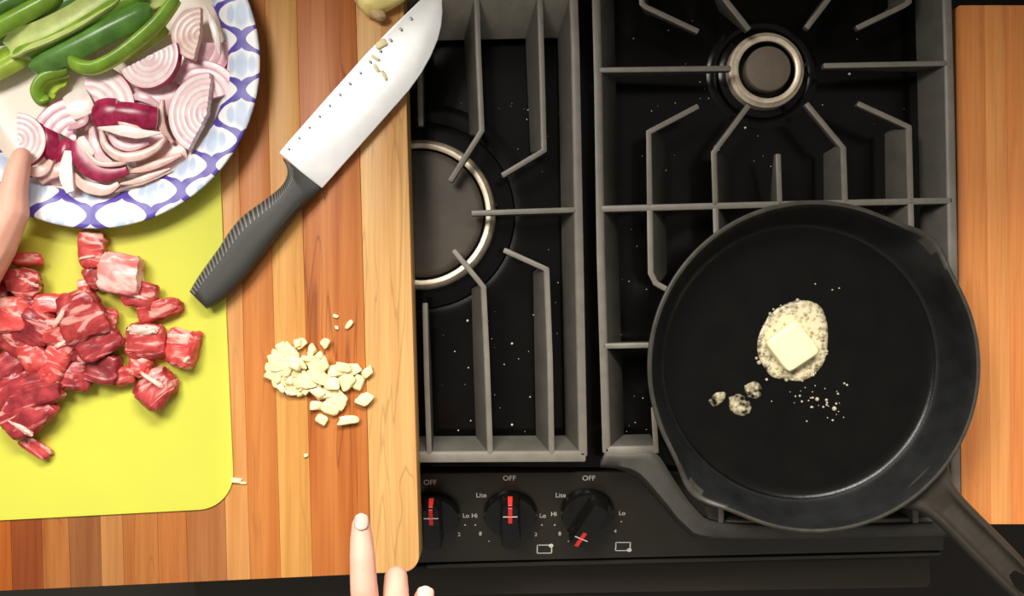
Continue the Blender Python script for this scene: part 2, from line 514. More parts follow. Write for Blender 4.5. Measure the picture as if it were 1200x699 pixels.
def icon(px, py, dx, dy):
    rot = Matrix((udir, vdir, ndir)).transposed().to_4x4()
    a, b, t = 9.5 * sR, 7.0 * sR, 1.3 * sR
    base = on_panel(px, py, 0.0003)
    v, f = [], []
    for (x0, y0, x1, y1) in ((-a, -b, a, -b + t), (-a, b - t, a, b), (-a, -b, -a + t, b), (a - t, -b, a, b)):
        n = len(v); v += [(x0, y0, 0), (x1, y0, 0), (x1, y1, 0), (x0, y1, 0)]; f.append((n, n + 1, n + 2, n + 3))
    n = len(v)
    cxx, cyy = dx * (a - 1.5 * sR), dy * (b - 1.5 * sR)
    v += [(cxx + 3.0 * sR * math.cos(k * math.pi / 6), cyy + 3.0 * sR * math.sin(k * math.pi / 6), 0.0001) for k in range(12)]
    f.append(tuple(range(n, n + 12)))
    me = mesh_from(v, f); me.transform(Matrix.Translation(base) @ rot)
    rpart('burner_symbol', me, M['print'])
icon(638, 644, 1, 1)
icon(730, 641, 1, -1)

# ------------------------------------------------------------------ grates
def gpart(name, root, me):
    o = link(name, me, [M['iron'], M['iron_lit']], root)
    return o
px = CAM_Z / F * 0.958
W = 0.0056
g1 = empty('stove_grate')
tag(g1, 'cast iron grate over the large burner, half covered by the cutting board', 'grate', 'grates on the range')
S = lambda n, dx, dy=0.0: [(dx * px, dy * px)] * n
DEEP = 0.030
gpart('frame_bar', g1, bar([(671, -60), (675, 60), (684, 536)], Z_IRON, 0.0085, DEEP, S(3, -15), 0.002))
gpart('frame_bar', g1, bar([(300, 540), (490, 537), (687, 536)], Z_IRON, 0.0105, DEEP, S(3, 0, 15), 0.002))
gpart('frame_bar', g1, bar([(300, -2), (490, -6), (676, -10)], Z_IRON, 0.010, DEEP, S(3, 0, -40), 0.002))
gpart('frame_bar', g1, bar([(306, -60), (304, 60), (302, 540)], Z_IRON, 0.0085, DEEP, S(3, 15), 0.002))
fing = [
    ([(559, -6), (561, 60), (565, 153), (527, 213)], [(-15, 0), (-15, 0), (-13, 0), (0, 0)]),
    ([(633, -6), (635, 60), (638, 176), (588, 206)], [(-15, 0), (-15, 0), (-13, 0), (0, 0)]),
    ([(490, -6), (491, 60), (493, 148)], [(0, 0), (0, 0), (0, 0)]),
    ([(676, 246), (552, 250)], [(0, 0), (0, 0)]),
    ([(575, 534), (571, 420), (567, 337), (531, 293)], [(-15, 0), (-15, 0), (-13, 0), (0, 0)]),
    ([(647, 534), (645, 420), (641, 316), (590, 293)], [(-15, 0), (-15, 0), (-13, 0), (0, 0)]),
    ([(503, 534), (500, 440), (498, 355)], [(0, 0), (0, 0), (0, 0)])]
def finger(root, pts, sh, mirror=None):
    n = len(pts)
    if mirror is not None:
        pts = [(2 * mirror - x, y) for x, y in pts]; sh = [(-a, b) for a, b in sh]
    pts = list(pts); sh = list(sh); dep = [0.028] * n
    dep[-1] = 0.008
    if n >= 3:                      # past the bend the web ends and only the slim finger goes on
        for i in range(1, n):
            if sh[i] == (0, 0) and sh[i - 1] != (0, 0):
                f = 0.10
                q = tuple(pts[i - 1][k] + (pts[i][k] - pts[i - 1][k]) * f for k in (0, 1))
                pts.insert(i, q); sh.insert(i, (0, 0)); dep.insert(i, 0.010)
                break
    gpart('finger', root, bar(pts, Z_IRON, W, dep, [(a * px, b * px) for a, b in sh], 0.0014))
for pts, sh in fing:
    finger(g1, pts, sh)
    if abs(pts[0][0] - 495) > 20: finger(g1, pts, sh, 492)

g2 = empty('stove_grate.001')
tag(g2, 'cast iron grate under the skillet beside the orange worktop', 'grate', 'grates on the range')
gpart('frame_bar', g2, bar([(696, -70), (700, 100), (703, 300), (710, 532)], Z_IRON, 0.0078, DEEP, S(4, 22), 0.002))
gpart('frame_bar', g2, bar([(1109, -70), (1114, 100), (1118, 300), (1122, 612)], Z_IRON, 0.0085, DEEP, S(4, -20), 0.002))
gpart('frame_bar', g2, bar([(694, -74), (1112, -82)], Z_IRON, 0.0085, DEEP, S(2, 0, -25), 0.002))
gpart('frame_bar', g2, bar([(708, 529), (768, 528)], Z_IRON, 0.0078, DEEP, S(2, 0, 10), 0.002))
gpart('frame_bar', g2, bar([(832, 617), (960, 616), (1122, 613)], Z_IRON - 0.004, 0.010, DEEP, S(3, 0, 10), 0.002))
gpart('cross_bar', g2, bar([(702, 245), (900, 240), (1117, 235)], Z_IRON, 0.0066, 0.016, S(3, 0), 0.0016))
up_f = [
    ([(748, -70), (752, 4), (757, 8), (819, 37)], [(10, 0)] * 3 + [(0, 0)]),
    ([(830, -70), (836, -20), (852, 2), (878, 35)], [(8, 0)] * 2 + [(0, 0)] * 2),
    ([(985, -75), (985, -20), (968, 3), (945, 33)], [(-8, 0)] * 2 + [(0, 0)] * 2),
    ([(1068, -75), (1066, 2), (1060, 6), (1004, 33)], [(-10, 0)] * 3 + [(0, 0)]),
    ([(702, 82), (857, 80)], [(0, 0)] * 2),
    ([(1112, 74), (965, 77)], [(0, 0)] * 2),
    ([(761, 243), (760, 155), (819, 124)], [(22, 0), (22, 0), (0, 0)]),
    ([(838, 242), (836, 179), (878, 123)], [(22, 0), (22, 0), (0, 0)]),
    ([(914, 240), (912, 180)], [(0, 0)] * 2),
    ([(991, 238), (989, 174), (945, 121)], [(-12, 0), (-11, 0), (0, 0)]),
    ([(1068, 236), (1066, 149), (1005, 121)], [(-15, 0), (-14, 0), (0, 0)]),
    ([(761, 246), (762, 320), (768, 332), (823, 362)], [(22, 0), (22, 0), (10, 0), (0, 0)]),
    ([(838, 243), (840, 308), (885, 366)], [(20, 0), (20, 0), (0, 0)]),
    ([(914, 240), (916, 304)], [(0, 0)] * 2),
    ([(991, 238), (993, 306), (950, 362)], [(-12, 0), (-11, 0), (0, 0)]),
    ([(1068, 236), (1070, 330), (1010, 358)], [(-15, 0), (-14, 0), (0, 0)]),
    ([(706, 406), (862, 403)], [(0, 0)] * 2),
    ([(1120, 400), (972, 402)], [(0, 0)] * 2),
    ([(769, 532), (766, 480), (824, 449)], [(6, 0), (8, 0), (0, 0)]),
    ([(845, 614), (843, 505), (886, 448)], [(10, 0), (9, 0), (0, 0)]),
    ([(996, 614), (995, 500), (952, 447)], [(-12, 0), (-11, 0), (0, 0)]),
    ([(1074, 614), (1073, 478), (1014, 446)], [(-15, 0), (-14, 0), (0, 0)])]
for pts, sh in up_f: finger(g2, pts, sh)
# sweeping front skirt of the right grate
inn = [(709, 531), (738, 532), (768, 531), (790, 562), (815, 596), (846, 613), (960, 616), (1080, 614), (1122, 612)]
out = [(703, 545), (728, 548), (748, 560), (775, 588), (802, 618), (832, 630), (960, 630), (1080, 628), (1124, 626)]
verts, faces = [], []
inn_s = catmull([Vector((x, y, 0)) for x, y in inn], 4); out_s = catmull([Vector((x, y, 0)) for x, y in out], 4)
for k, (a, b) in enumerate(zip(inn_s, out_s)):
    for t in (0, 0.35, 0.8, 1.0):
        q = a.lerp(b, t); z = Z_IRON - 0.001 - (0.006 * t if t < 0.9 else 0.024)
        verts.append(P(q.x, q.y, z))
for i in range(len(inn_s) - 1):
    for k in range(3): faces.append((i * 4 + k, i * 4 + k + 1, i * 4 + 5 + k, i * 4 + 4 + k))
sk = mesh_from(verts, faces)
so = gpart('front_skirt', g2, smooth_by_angle(sk, 50))
md = so.modifiers.new('t', 'SOLIDIFY'); md.thickness = 0.005; md.offset = 0

# ------------------------------------------------------------------ wooden worktop on the right, with staves
def staves(root, edges, cols, y_top, y_bot, slope, z0, z1, wood_args, corner_first=None, corner_last=None, bevel=0.0006):
    for i, (x0, x1) in enumerate(zip(edges[:-1], edges[1:])):
        def X(x, y): return x + (y - 600) * slope
        q = []
        for x, y in ((x0, y_top(x0)), (x1, y_top(x1)), (x1, y_bot(x1)), (x0, y_bot(x0))): q.append((X(x, y), y))
        rad = [0, 0, 0, 0]
        if corner_first and i == 0: rad = corner_first
        if corner_last and i == len(edges) - 2: rad = corner_last
        me = pix_prism(round_poly(q, rad), z0, z1, bevel if not (corner_last and i == len(edges) - 2) else 0.0016, 2)
        c, d, st = cols[i]
        if root.name == 'cutting_board' and i < 11: c = tuple(v * 0.92 for v in c); d = tuple(v * 0.92 for v in d)
        link('stave', me, wood(root.name + '_stave', srgb(*c), srgb(*d), st, seed=i * 1.37 + wood_args), root)

ct = empty('worktop')
tag(ct, 'orange butcher block worktop along the right side of the range', 'worktop')
staves(ct, [1127, 1161, 1186, 1216, 1250, 1290, 1330, 1365, 1400, 1440, 1480, 1520],
       [((244, 156, 90), (230, 136, 72), 0.08), ((248, 166, 98), (236, 146, 80), 0.06), ((242, 152, 86), (226, 130, 68), 0.1),
        ((246, 160, 92), (232, 140, 74), 0.1), ((242, 152, 86), (226, 130, 68), 0.1)] + [((246, 160, 92), (232, 140, 74), 0.1), ((242, 152, 86), (226, 130, 68), 0.1)] * 3,
       lambda x: 6, lambda x: 615, 0.0125, -0.02, 0.022, 40.0, corner_first=[7, 0, 0, 2])
lw = empty('trim_1')  # left worktop, unseen beneath the cutting board it supports
lw['kind'] = 'structure'
staves(lw, [-260, -180, -100, -20, 60, 130, 186],
       [((215, 135, 75), (195, 110, 50), 0.1)] * 6, lambda x: -90, lambda x: 618, 0.0125, 0.0, Z_IRON, 60.0)

# ------------------------------------------------------------------ big cutting board of glued staves
cb = empty('cutting_board')
tag(cb, 'striped wooden cutting board of glued staves lying over the range and worktop', 'cutting board')
edges = [-150, -100, -60, -25, 12, 48, 80, 117, 143, 184, 218, 264, 291, 327, 364, 433, 490]
cols = [((190, 100, 45), (160, 80, 35), .2), ((200, 120, 60), (175, 95, 45), .2), ((170, 85, 40), (140, 66, 30), .2),
        ((200, 105, 38), (178, 85, 28), .2), ((172, 88, 42), (146, 68, 30), .25), ((205, 128, 66), (182, 104, 50), .2),
        ((178, 112, 66), (158, 92, 52), .35), ((216, 146, 84), (196, 122, 64), .25), ((214, 136, 74), (194, 114, 56), .2),
        ((212, 126, 66), (190, 104, 50), .3), ((204, 130, 76), (184, 108, 58), .15), ((230, 164, 98), (216, 142, 78), .1),
        ((216, 134, 68), (200, 112, 50), .15), ((232, 168, 92), (216, 144, 70), .15), ((214, 130, 66), (188, 98, 42), .55),
        ((240, 184, 116), (222, 158, 92), .3)]
staves(cb, edges, cols, lambda x: -70, lambda x: 693 - 0.046 * x if x < 480 else 671, 0.0278, Z_IRON + 0.0005, Z_BOARD, 3.0,
       corner_last=[0, 0, 20, 0])

# ------------------------------------------------------------------ yellow cutting mat
mat_pts = round_poly([(-140, 120), (254, 110), (275, 596), (-140, 618)], [10, 20, 42, 10], 10)
cm = link('cutting_mat', pix_prism(mat_pts, Z_BOARD + 0.0002, Z_MAT, 0.0005), M['mat'])
tag(cm, 'thin yellow-green plastic cutting mat with rounded corner under the raw meat', 'cutting mat')

# ------------------------------------------------------------------ skillet
sk_c = P(954, 430, 0.097); sk_c.z = Z_IRON + 0.0006
skl = empty('skillet', sk_c)
tag(skl, 'black cast iron skillet with two pour lips on the front burner', 'skillet')
prof = [(0, 0.006), (0.06, 0.0058), (0.118, 0.006), (0.1255, 0.0068), (0.1295, 0.009), (0.1325, 0.0135), (0.1385, 0.030), (0.1435, 0.046), (0.1458, 0.0528),
        (0.1470, 0.0546), (0.1490, 0.0550), (0.1506, 0.0540), (0.1508, 0.0515), (0.1485, 0.0500), (0.1445, 0.034), (0.1385, 0.012), (0.1345, 0.003), (0.131, 0.0), (0.122, 0.0), (0.120, 0.0016), (0, 0.0016)]
def lip(th, i, r, z):
    if 5 <= i <= 16:
        h = max(0.0, min(1.0, (z - 0.012) / 0.043))
        for c in (R(47), R(227)):
            d = (th - c + math.pi) % (2 * math.pi) - math.pi
            g = math.exp(-(d / 0.165) ** 2)
            r += 0.0105 * g * h ** 1.6; z -= 0.0045 * g * h ** 2
    return r, z
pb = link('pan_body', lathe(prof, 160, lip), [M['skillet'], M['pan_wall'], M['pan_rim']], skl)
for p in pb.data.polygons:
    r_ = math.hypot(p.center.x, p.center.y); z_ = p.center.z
    if p.normal.z > 0.6 and z_ > 0.045 and r_ > 0.144: p.material_index = 2  # top of the rim gets the painted highlight
    elif r_ > 0.128 and z_ > 0.008 and p.normal.z > 0: p.material_index = 1
# handle: solid height field with a recessed middle and a hanging hole
def solid_grid(nu, nv, fn, mask=None):
    top = {}; bot = {}; verts = []
    for i in range(nu + 1):
        for j in range(nv + 1):
            (x, y, zt, zb) = fn(i / nu, j / nv)
            top[i, j] = len(verts); verts.append((x, y, zt))
            bot[i, j] = len(verts); verts.append((x, y, zb))
    faces = []; cnt = {}
    for i in range(nu):
        for j in range(nv):
            if mask and mask((i + 0.5) / nu, (j + 0.5) / nv): continue
            q = [(i, j), (i + 1, j), (i + 1, j + 1), (i, j + 1)]
            faces.append(tuple(top[k] for k in q)); faces.append(tuple(bot[k] for k in reversed(q)))
            for a, b in zip(q, q[1:] + q[:1]): cnt[(a, b)] = True
    for (a, b) in list(cnt):
        if (b, a) not in cnt: faces.append((top[b], top[a], bot[a], bot[b]))
    me = mesh_from(verts, faces)
    bm = bmesh.new(); bm.from_mesh(me)
    bmesh.ops.delete(bm, geom=[v for v in bm.verts if not v.link_faces], context='VERTS')
    bmesh.ops.recalc_face_normals(bm, faces=bm.faces[:]); bm.to_mesh(me); bm.free()
    return smooth_by_angle(me, 55)
hd = Vector((math.cos(R(-46.0)), math.sin(R(-46.0)), 0)); hs = Vector((-hd.y, hd.x, 0))
HL0, HL1 = 0.142, 0.302
def hfn(u, v):
    d = HL0 + (HL1 - HL0) * u
    w = 0.0158 + 0.026 * math.exp(-((d - HL0) / 0.017) ** 1.35) + 0.0012 * math.sin((d - 0.16) * 25)
    if u > 0.86: w *= math.sqrt(max(0.02, 1 - ((u - 0.86) / 0.14) ** 2.2))
    s = (v * 2 - 1)
    zc = 0.040 + 0.010 * min(1, u * 1.4)
    rimh = 0.0
    a = abs(s)
    dip = 0.0062 * max(0.0, 1 - (a / 0.62) ** 4) * min(1, max(0, (u - 0.08) * 6)) * (1 if u < 0.9 else 0.3)
    edge = 0.0055 * max(0.0, (a - 0.72) / 0.28) ** 2
    p = hd * d + hs * (s * w)
    return (p.x, p.y, zc + 0.004 - dip - edge, zc - 0.0075 + edge)
def hmask(u, v):
    d = HL0 + (HL1 - HL0) * u
    return ((d - 0.276) / 0.0145) ** 2 + ((v * 2 - 1) * 0.0158 / 0.0068) ** 2 < 1
hm = link('handle', solid_grid(96, 28, hfn, hmask), M['handle_iron'], skl)
hm['label'] = 'dull grey cast handle with hanging hole'

# butter and its foam ----------------------------------------------------
Z_PAN = sk_c.z + 0.0062
bt = blob(0.0375, 0.0365, 0.011, 5, cuts=8, power=9, skew=0.06, rough=0.02)
b0 = P(929, 407, Z_PAN + 0.010); b0.z = Z_PAN + 0.0012
bo = link('butter_pat', bt, M['butter'], None, loc=b0); bo.rotation_euler.z = R(36)
tag(bo, 'square pat of pale yellow butter melting in the skillet', 'butter')
def foam_mat():
    m, nt, b = nt_mat('butter_foam')
    N = nt.nodes.new; L = nt.links.new
    tc = N('ShaderNodeTexCoord')
    n1 = N('ShaderNodeTexNoise'); n1.inputs['Scale'].default_value = 150; n1.inputs['Detail'].default_value = 3
    L(tc.outputs['Object'], n1.inputs['Vector'])
    vr = N('ShaderNodeTexVoronoi'); vr.inputs['Scale'].default_value = 230
    L(tc.outputs['Object'], vr.inputs['Vector'])
    ad = N('ShaderNodeMath'); ad.operation = 'MULTIPLY_ADD'; ad.inputs[1].default_value = 0.45
    L(vr.outputs['Distance'], ad.inputs[0]); L(n1.outputs['Fac'], ad.inputs[2])
    cr = N('ShaderNodeValToRGB'); e = cr.color_ramp.elements
    e[0].position = 0.40; e[0].color = srgb(158, 140, 100); e[1].position = 0.72; e[1].color = srgb(240, 226, 184)
    L(ad.outputs[0], cr.inputs['Fac']); L(cr.outputs['Color'], b.inputs['Base Color'])
    setp(b, rough=0.18, spec=0.6, coat=0.4)
    at = N('ShaderNodeAttribute'); at.attribute_name = 'milk'
    m4 = N('ShaderNodeMath'); m4.operation = 'MULTIPLY_ADD'; m4.inputs[1].default_value = 1.3; m4.inputs[2].default_value = -0.72
    L(ad.outputs[0], m4.inputs[0])
    m5 = N('ShaderNodeMath'); m5.operation = 'ADD'; m5.use_clamp = True
    L(m4.outputs[0], m5.inputs[0]); L(at.outputs['Fac'], m5.inputs[1]); L(m5.outputs[0], b.inputs['Alpha'])
    bp = N('ShaderNodeBump'); bp.inputs['Strength'].default_value = 0.7; bp.inputs['Distance'].default_value = 0.001
    L(ad.outputs[0], bp.inputs['Height']); L(bp.outputs['Normal'], b.inputs['Normal'])
    return m
M['foam'] = foam_mat()
M['bubble'] = simple('butter_bubble', srgb(225, 212, 185), rough=0.12, spec=0.8, coat=0.5)
M['bubble'].node_tree.nodes['Principled BSDF'].inputs['Alpha'].default_value = 0.55
def puddle(outline_px, h, name, parent=None, milk=(0.1, 0.25, 0.45, 0.8, 1.1)):
    c = Vector((sum(p[0] for p in outline_px) / len(outline_px), sum(p[1] for p in outline_px) / len(outline_px), 0))
    pts = catmull([Vector((x, y, 0)) for x, y in outline_px + outline_px[:1]], 5)[:-1]
    rings = [(1.0, 0.0), (0.985, 0.5), (0.9, 0.9), (0.72, 1.0), (0.5, 1.0)]
    verts, faces = [], []
    n = len(pts)
    for s, hh in rings:
        for p in pts:
            q = c + (p - c) * s
            w = P(q.x, q.y, Z_PAN); w.z = Z_PAN + h * hh
            verts.append(w)
    for k in range(len(rings) - 1):
        for i in range(n): faces.append((k * n + i, k * n + (i + 1) % n, (k + 1) * n + (i + 1) % n, (k + 1) * n + i))
    faces.append(tuple((len(rings) - 1) * n + i for i in range(n)))
    me = smooth_by_angle(mesh_from(verts, faces), 60)
    at = me.attributes.new('milk', 'FLOAT', 'POINT')
    for i in range(len(verts)): at.data[i].value = milk[i // n]
    return link(name, me, M['foam'], parent, smooth=True)
def domes(spots, name, m, parent=None):
    bm = bmesh.new()
    for (x, y, r) in spots:
        w = P(x, y, Z_PAN); rr = r * 0.81e-3
        bmesh.ops.create_icosphere(bm, subdivisions=1, radius=rr, matrix=Matrix.Translation((w.x, w.y, Z_PAN + 0.0006 + rr * 0.35)))
    return link(name, smooth_by_angle(bm_mesh(bm), 180), m, parent)
pud = puddle([(900, 371), (915, 359), (938, 352), (960, 358), (969, 378), (970, 402), (966, 424), (953, 440), (938, 447), (920, 445), (905, 442), (895, 430), (888, 415), (889, 394)], 0.0016, 'melted_butter')
tag(pud, 'bubbling foamy pool of melted butter around the butter pat', 'melted butter')
rnd = random.Random(3)
sp = []
for k in range(150):
    a = rnd.uniform(0, 2 * math.pi); f = rnd.uniform(0.70, 1.02)
    sp.append((930 + 40 * f * math.cos(a), 400 - 47 * f * math.sin(a), rnd.choice([0.9, 1.2, 1.6, 2.3])))
fb = domes(sp, 'foam_bubbles', M['bubble'], pud); fb['kind'] = 'stuff'
for ol, lb in (([(872, 452), (884, 447), (892, 453), (892, 464), (884, 468), (874, 465)], 'small foamy blob of melted butter just below the butter pool'),
               ([(854, 466), (866, 462), (878, 470), (880, 482), (870, 488), (856, 482)], 'ragged splash of melted butter left of the small foamy blob'),
               ([(830, 470), (838, 461), (850, 460), (848, 470), (836, 477)], 'leftmost thin smear of melted butter in the skillet')):
    tag(puddle(ol, 0.0012, 'butter_splash', None, (-0.15, -0.1, 0.0, 0.06, 0.1)), lb, 'melted butter', 'butter splashes in the skillet')
sp = [(876, 458, 2.5), (886, 455, 3), (884, 462, 2), (862, 476, 2), (871, 480, 2.5), (842, 466, 1.2), (889, 425, 3.0), (886, 420, 2), (898, 445, 2)]
for k in range(34):
    sp.append((rnd.gauss(960, 17), rnd.gauss(470, 12), rnd.choice([0.7, 0.9, 1.2, 1.6])))
sp += [(977, 479, 3.2), (957, 468, 2.8), (968, 469, 2), (975, 340, 1.2), (983, 338, 1.2), (955, 333, 1.2), (934, 352, 2.5)]
dr = domes(sp, 'butter_droplets', M['bubble'])
tag(dr, 'tiny droplets of melted butter spattered below the butter pat', 'droplets', kind='stuff')

# salt and crumbs on the black cooktop ----------------------------------
def specks(name, label, spots, m, z):
    bm = bmesh.new()
    for (x, y, r) in spots:
        w = P(x, y, z)
        bmesh.ops.create_icosphere(bm, subdivisions=1, radius=r, matrix=Matrix.Translation((w.x, w.y, z + r * 0.8)))
    return tag(link(name, bm_mesh(bm), m), label, 'crumbs', kind='stuff')
sp = []
for k in range(80):
    sp.append((rnd.uniform(505, 665), rnd.uniform(120, 515), rnd.choice([0.0003, 0.0004, 0.0005, 0.0008])))
for k in range(40):
    x, y = rnd.uniform(715, 1085), rnd.uniform(15, 232)
    if (x - 893) ** 2 + (y - 87) ** 2 > 60 ** 2: sp.append((x, y, rnd.choice([0.0003, 0.0004, 0.0006])))
for k in range(18): sp.append((rnd.uniform(715, 760), rnd.uniform(260, 510), rnd.choice([0.0004, 0.0006])))
sp += [(548, 376, 0.0013), (600, 403, 0.0013), (561, 449, 0.0014), (600, 498, 0.0013), (658, 133, 0.0012), (873, 150, 0.0013), (995, 87, 0.0013), (780, 200, 0.0012)]
specks('salt_specks', 'white salt specks scattered over the black cooktop', sp, M['salt'], 0.0)

# ------------------------------------------------------------------ paper plate
PR = 195.5
ZP_RIM = Z_MAT + 0.0215
pc = P(109.1, 72.8, ZP_RIM)
prad = PR * (CAM_Z - ZP_RIM) / F
pc.z = Z_MAT + 0.0004
pl_prof = [(0, 0.0016), (0.3, 0.0016), (0.6, 0.0016), (0.70, 0.0018), (0.735, 0.0032), (0.77, 0.0085), (0.80, 0.0140), (0.825, 0.0172), (0.86, 0.0188), (0.92, 0.0200), (0.97, 0.0210), (0.99, 0.0212), (1.0, 0.0204)]
def plate_mesh():
    seg = 144
    verts, faces, uvr = [], [], []
    s = 0; ss = [0]
    pr_ = [(r * prad, z) for r, z in pl_prof]
    for (a, b) in zip(pr_[:-1], pr_[1:]): s += math.hypot(b[0] - a[0], b[1] - a[1]); ss.append(s)
    n = len(pr_)
    for k in range(seg):
        th = 2 * math.pi * k / seg
        for i, (r, z) in enumerate(pr_):
            fl_ = 0.00035 * math.sin(th * 48) * max(0, min(1, (pl_prof[i][0] - 0.72) / 0.05)) * (1 if i < n - 3 else 0.4)
            verts.append((r * math.cos(th), r * math.sin(th), z + fl_)); uvr.append((ss[i] * math.cos(th), ss[i] * math.sin(th)))
    for k in range(seg):
        k2 = (k + 1) % seg
        for i in range(n - 1):
            if i == 0: faces.append((k * n, k * n + 1, k2 * n + 1))
            else: faces.append((k * n + i, k * n + i + 1, k2 * n + i + 1, k2 * n + i))
    me = mesh_from(verts, faces)
    uv = me.uv_layers.new(name='flat')
    for lp in me.loops: uv.data[lp.index].uv = uvr[lp.vertex_index]
    for p in me.polygons: p.use_smooth = True
    return me, ss[-1]
pm_, smax = plate_mesh()
def plate_mat():
    m, nt, b = nt_mat('printed_paper')
    N = nt.nodes.new; L = nt.links.new
    def math_(op, a, b_=None, c=None):
        n = N('ShaderNodeMath'); n.operation = op
        for i, v in enumerate((a, b_, c)):
            if v is None: continue
            if isinstance(v, (int, float)): n.inputs[i].default_value = v
            else: L(v, n.inputs[i])
        return n.outputs[0]
    uv = N('ShaderNodeUVMap'); uv.uv_map = 'flat'
    sep = N('ShaderNodeSeparateXYZ'); L(uv.outputs[0], sep.inputs[0])
    k = prad / PR                       # metres per pixel on the rim
    a, bb_ = 74 * k, 62 * k
    # crossing (282, 44) lies on the rim: flat coordinates a little further out than seen
    stretch = smax / prad
    x0, y0 = (282 - 109.1) * k * 1.05, -(44 - 72.8) * k
    X = math_('SUBTRACT', sep.outputs[0], x0); Y = math_('SUBTRACT', sep.outputs[1], y0)
    cosy = math_('COSINE', math_('MULTIPLY', Y, 2 * math.pi / bb_))
    siny = math_('SINE', math_('MULTIPLY', Y, 2 * math.pi / bb_))
    wav = math_('MULTIPLY', math_('SIGN', cosy), math_('POWER', math_('ABSOLUTE', cosy), 0.62))
    amp = math_('MULTIPLY', wav, a / 4 * 0.93)
    slope = math_('MULTIPLY', siny, a / 4 * 2 * math.pi / bb_ * 0.85)
    corr = math_('DIVIDE', 1.0, math_('SQRT', math_('ADD', 1.0, math_('MULTIPLY', slope, slope))))
    # two families of curves with spacing a
    def fam(sgn, offs):
        t = math_('SUBTRACT', X, offs)
        t = math_('ADD', t, math_('MULTIPLY', amp, sgn))
        t = math_('DIVIDE', t, a)
        fr = math_('SUBTRACT', t, math_('ROUND', t))
        return math_('MULTIPLY', math_('ABSOLUTE', fr), a)
    d = math_('MULTIPLY', math_('MINIMUM', fam(1.0, a / 4), fam(-1.0, -a / 4)), corr)
    line = N('ShaderNodeMapRange'); line.inputs['From Min'].default_value = 3.9 * k; line.inputs['From Max'].default_value = 4.7 * k
    line.inputs['To Min'].default_value = 1; line.inputs['To Max'].default_value = 0
    L(d, line.inputs['Value'])
    # pale blue fan in the middle of each cell
    def cell(ox, oy):
        cx = math_('SUBTRACT', X, ox); cy = math_('SUBTRACT', Y, oy)
        fx = math_('DIVIDE', cx, a); fx = math_('MULTIPLY', math_('SUBTRACT', fx, math_('ROUND', fx)), a)
        fy = math_('DIVIDE', cy, bb_); fy = math_('MULTIPLY', math_('SUBTRACT', fy, math_('ROUND', fy)), bb_)
        e1 = math_('ADD', math_('POWER', math_('DIVIDE', fx, 10 * k), 2.0), math_('POWER', math_('DIVIDE', fy, 19 * k), 2.0))
        e2 = math_('ADD', math_('POWER', math_('DIVIDE', math_('SUBTRACT', math_('ABSOLUTE', fx), 13 * k), 6 * k), 2.0), math_('POWER', math_('DIVIDE', fy, 12 * k), 2.0))
        return math_('MINIMUM', e1, e2)
    ce = math_('MINIMUM', cell(a / 2, 0.0), cell(0.0, bb_ / 2))
    fan = N('ShaderNodeMapRange'); fan.inputs['From Min'].default_value = 0.35; fan.inputs['From Max'].default_value = 1.15
    fan.inputs['To Min'].default_value = 0.8; fan.inputs['To Max'].default_value = 0
    L(ce, fan.inputs['Value'])
    ln = N('ShaderNodeVectorMath'); ln.operation = 'LENGTH'; L(uv.outputs[0], ln.inputs[0])
    ring = N('ShaderNodeMapRange'); ring.inputs['From Min'].default_value = smax * 0.768; ring.inputs['From Max'].default_value = smax * 0.776
    L(ln.outputs['Value'], ring.inputs['Value'])
    nz = N('ShaderNodeTexNoise'); nz.inputs['Scale'].default_value = 160
    L(uv.outputs[0], nz.inputs['Vector'])
    paper = N('ShaderNodeMix'); paper.data_type = 'RGBA'; paper.inputs['A'].default_value = srgb(250, 236, 220); paper.inputs['B'].default_value = srgb(248, 246, 244)
    L(ring.outputs[0], paper.inputs[0])
    m1 = N('ShaderNodeMix'); m1.data_type = 'RGBA'; m1.inputs['B'].default_value = srgb(178, 200, 230)
    L(math_('MULTIPLY', fan.outputs[0], ring.outputs[0]), m1.inputs[0]); L(paper.outputs['Result'], m1.inputs['A'])
    ink = N('ShaderNodeMix'); ink.data_type = 'RGBA'; ink.inputs['A'].default_value = srgb(70, 56, 150); ink.inputs['B'].default_value = srgb(110, 92, 186)
    L(nz.outputs['Fac'], ink.inputs[0])
    m2 = N('ShaderNodeMix'); m2.data_type = 'RGBA'
    L(math_('MULTIPLY', line.outputs[0], ring.outputs[0]), m2.inputs[0]); L(m1.outputs['Result'], m2.inputs['A']); L(ink.outputs['Result'], m2.inputs['B'])
    L(m2.outputs['Result'], b.inputs['Base Color'])
    setp(b, rough=0.35, spec=0.4)
    return m
M['plate'] = plate_mat()
po = link('paper_plate', pm_, M['plate'], None, loc=pc)
sm = po.modifiers.new('t', 'SOLIDIFY'); sm.thickness = 0.0009; sm.offset = -1
tag(po, 'white paper plate with indigo lattice rim holding onions and peppers', 'plate')
Z_PLATE = pc.z + 0.0018

# ------------------------------------------------------------------ red onion
def onion_mat(name, c1, c2, scale):
    m, nt, b = nt_mat(name)
    N = nt.nodes.new; L = nt.links.new
    tc = N('ShaderNodeTexCoord'); nz = N('ShaderNodeTexNoise'); nz.inputs['Scale'].default_value = scale; nz.inputs['Detail'].default_value = 3
    L(tc.outputs['Object'], nz.inputs['Vector'])
    cr = N('ShaderNodeValToRGB'); cr.color_ramp.elements[0].position = 0.35; cr.color_ramp.elements[0].color = c1
    cr.color_ramp.elements[1].position = 0.65; cr.color_ramp.elements[1].color = c2
    L(nz.outputs['Fac'], cr.inputs['Fac']); L(cr.outputs['Color'], b.inputs['Base Color'])
    setp(b, rough=0.28, spec=0.5, sss=0.15); b.inputs['Subsurface Radius'].default_value = (0.004, 0.002, 0.002)
    return m
M['onion'] = onion_mat('onion_flesh', srgb(232, 190, 196), srgb(246, 220, 220), 90)
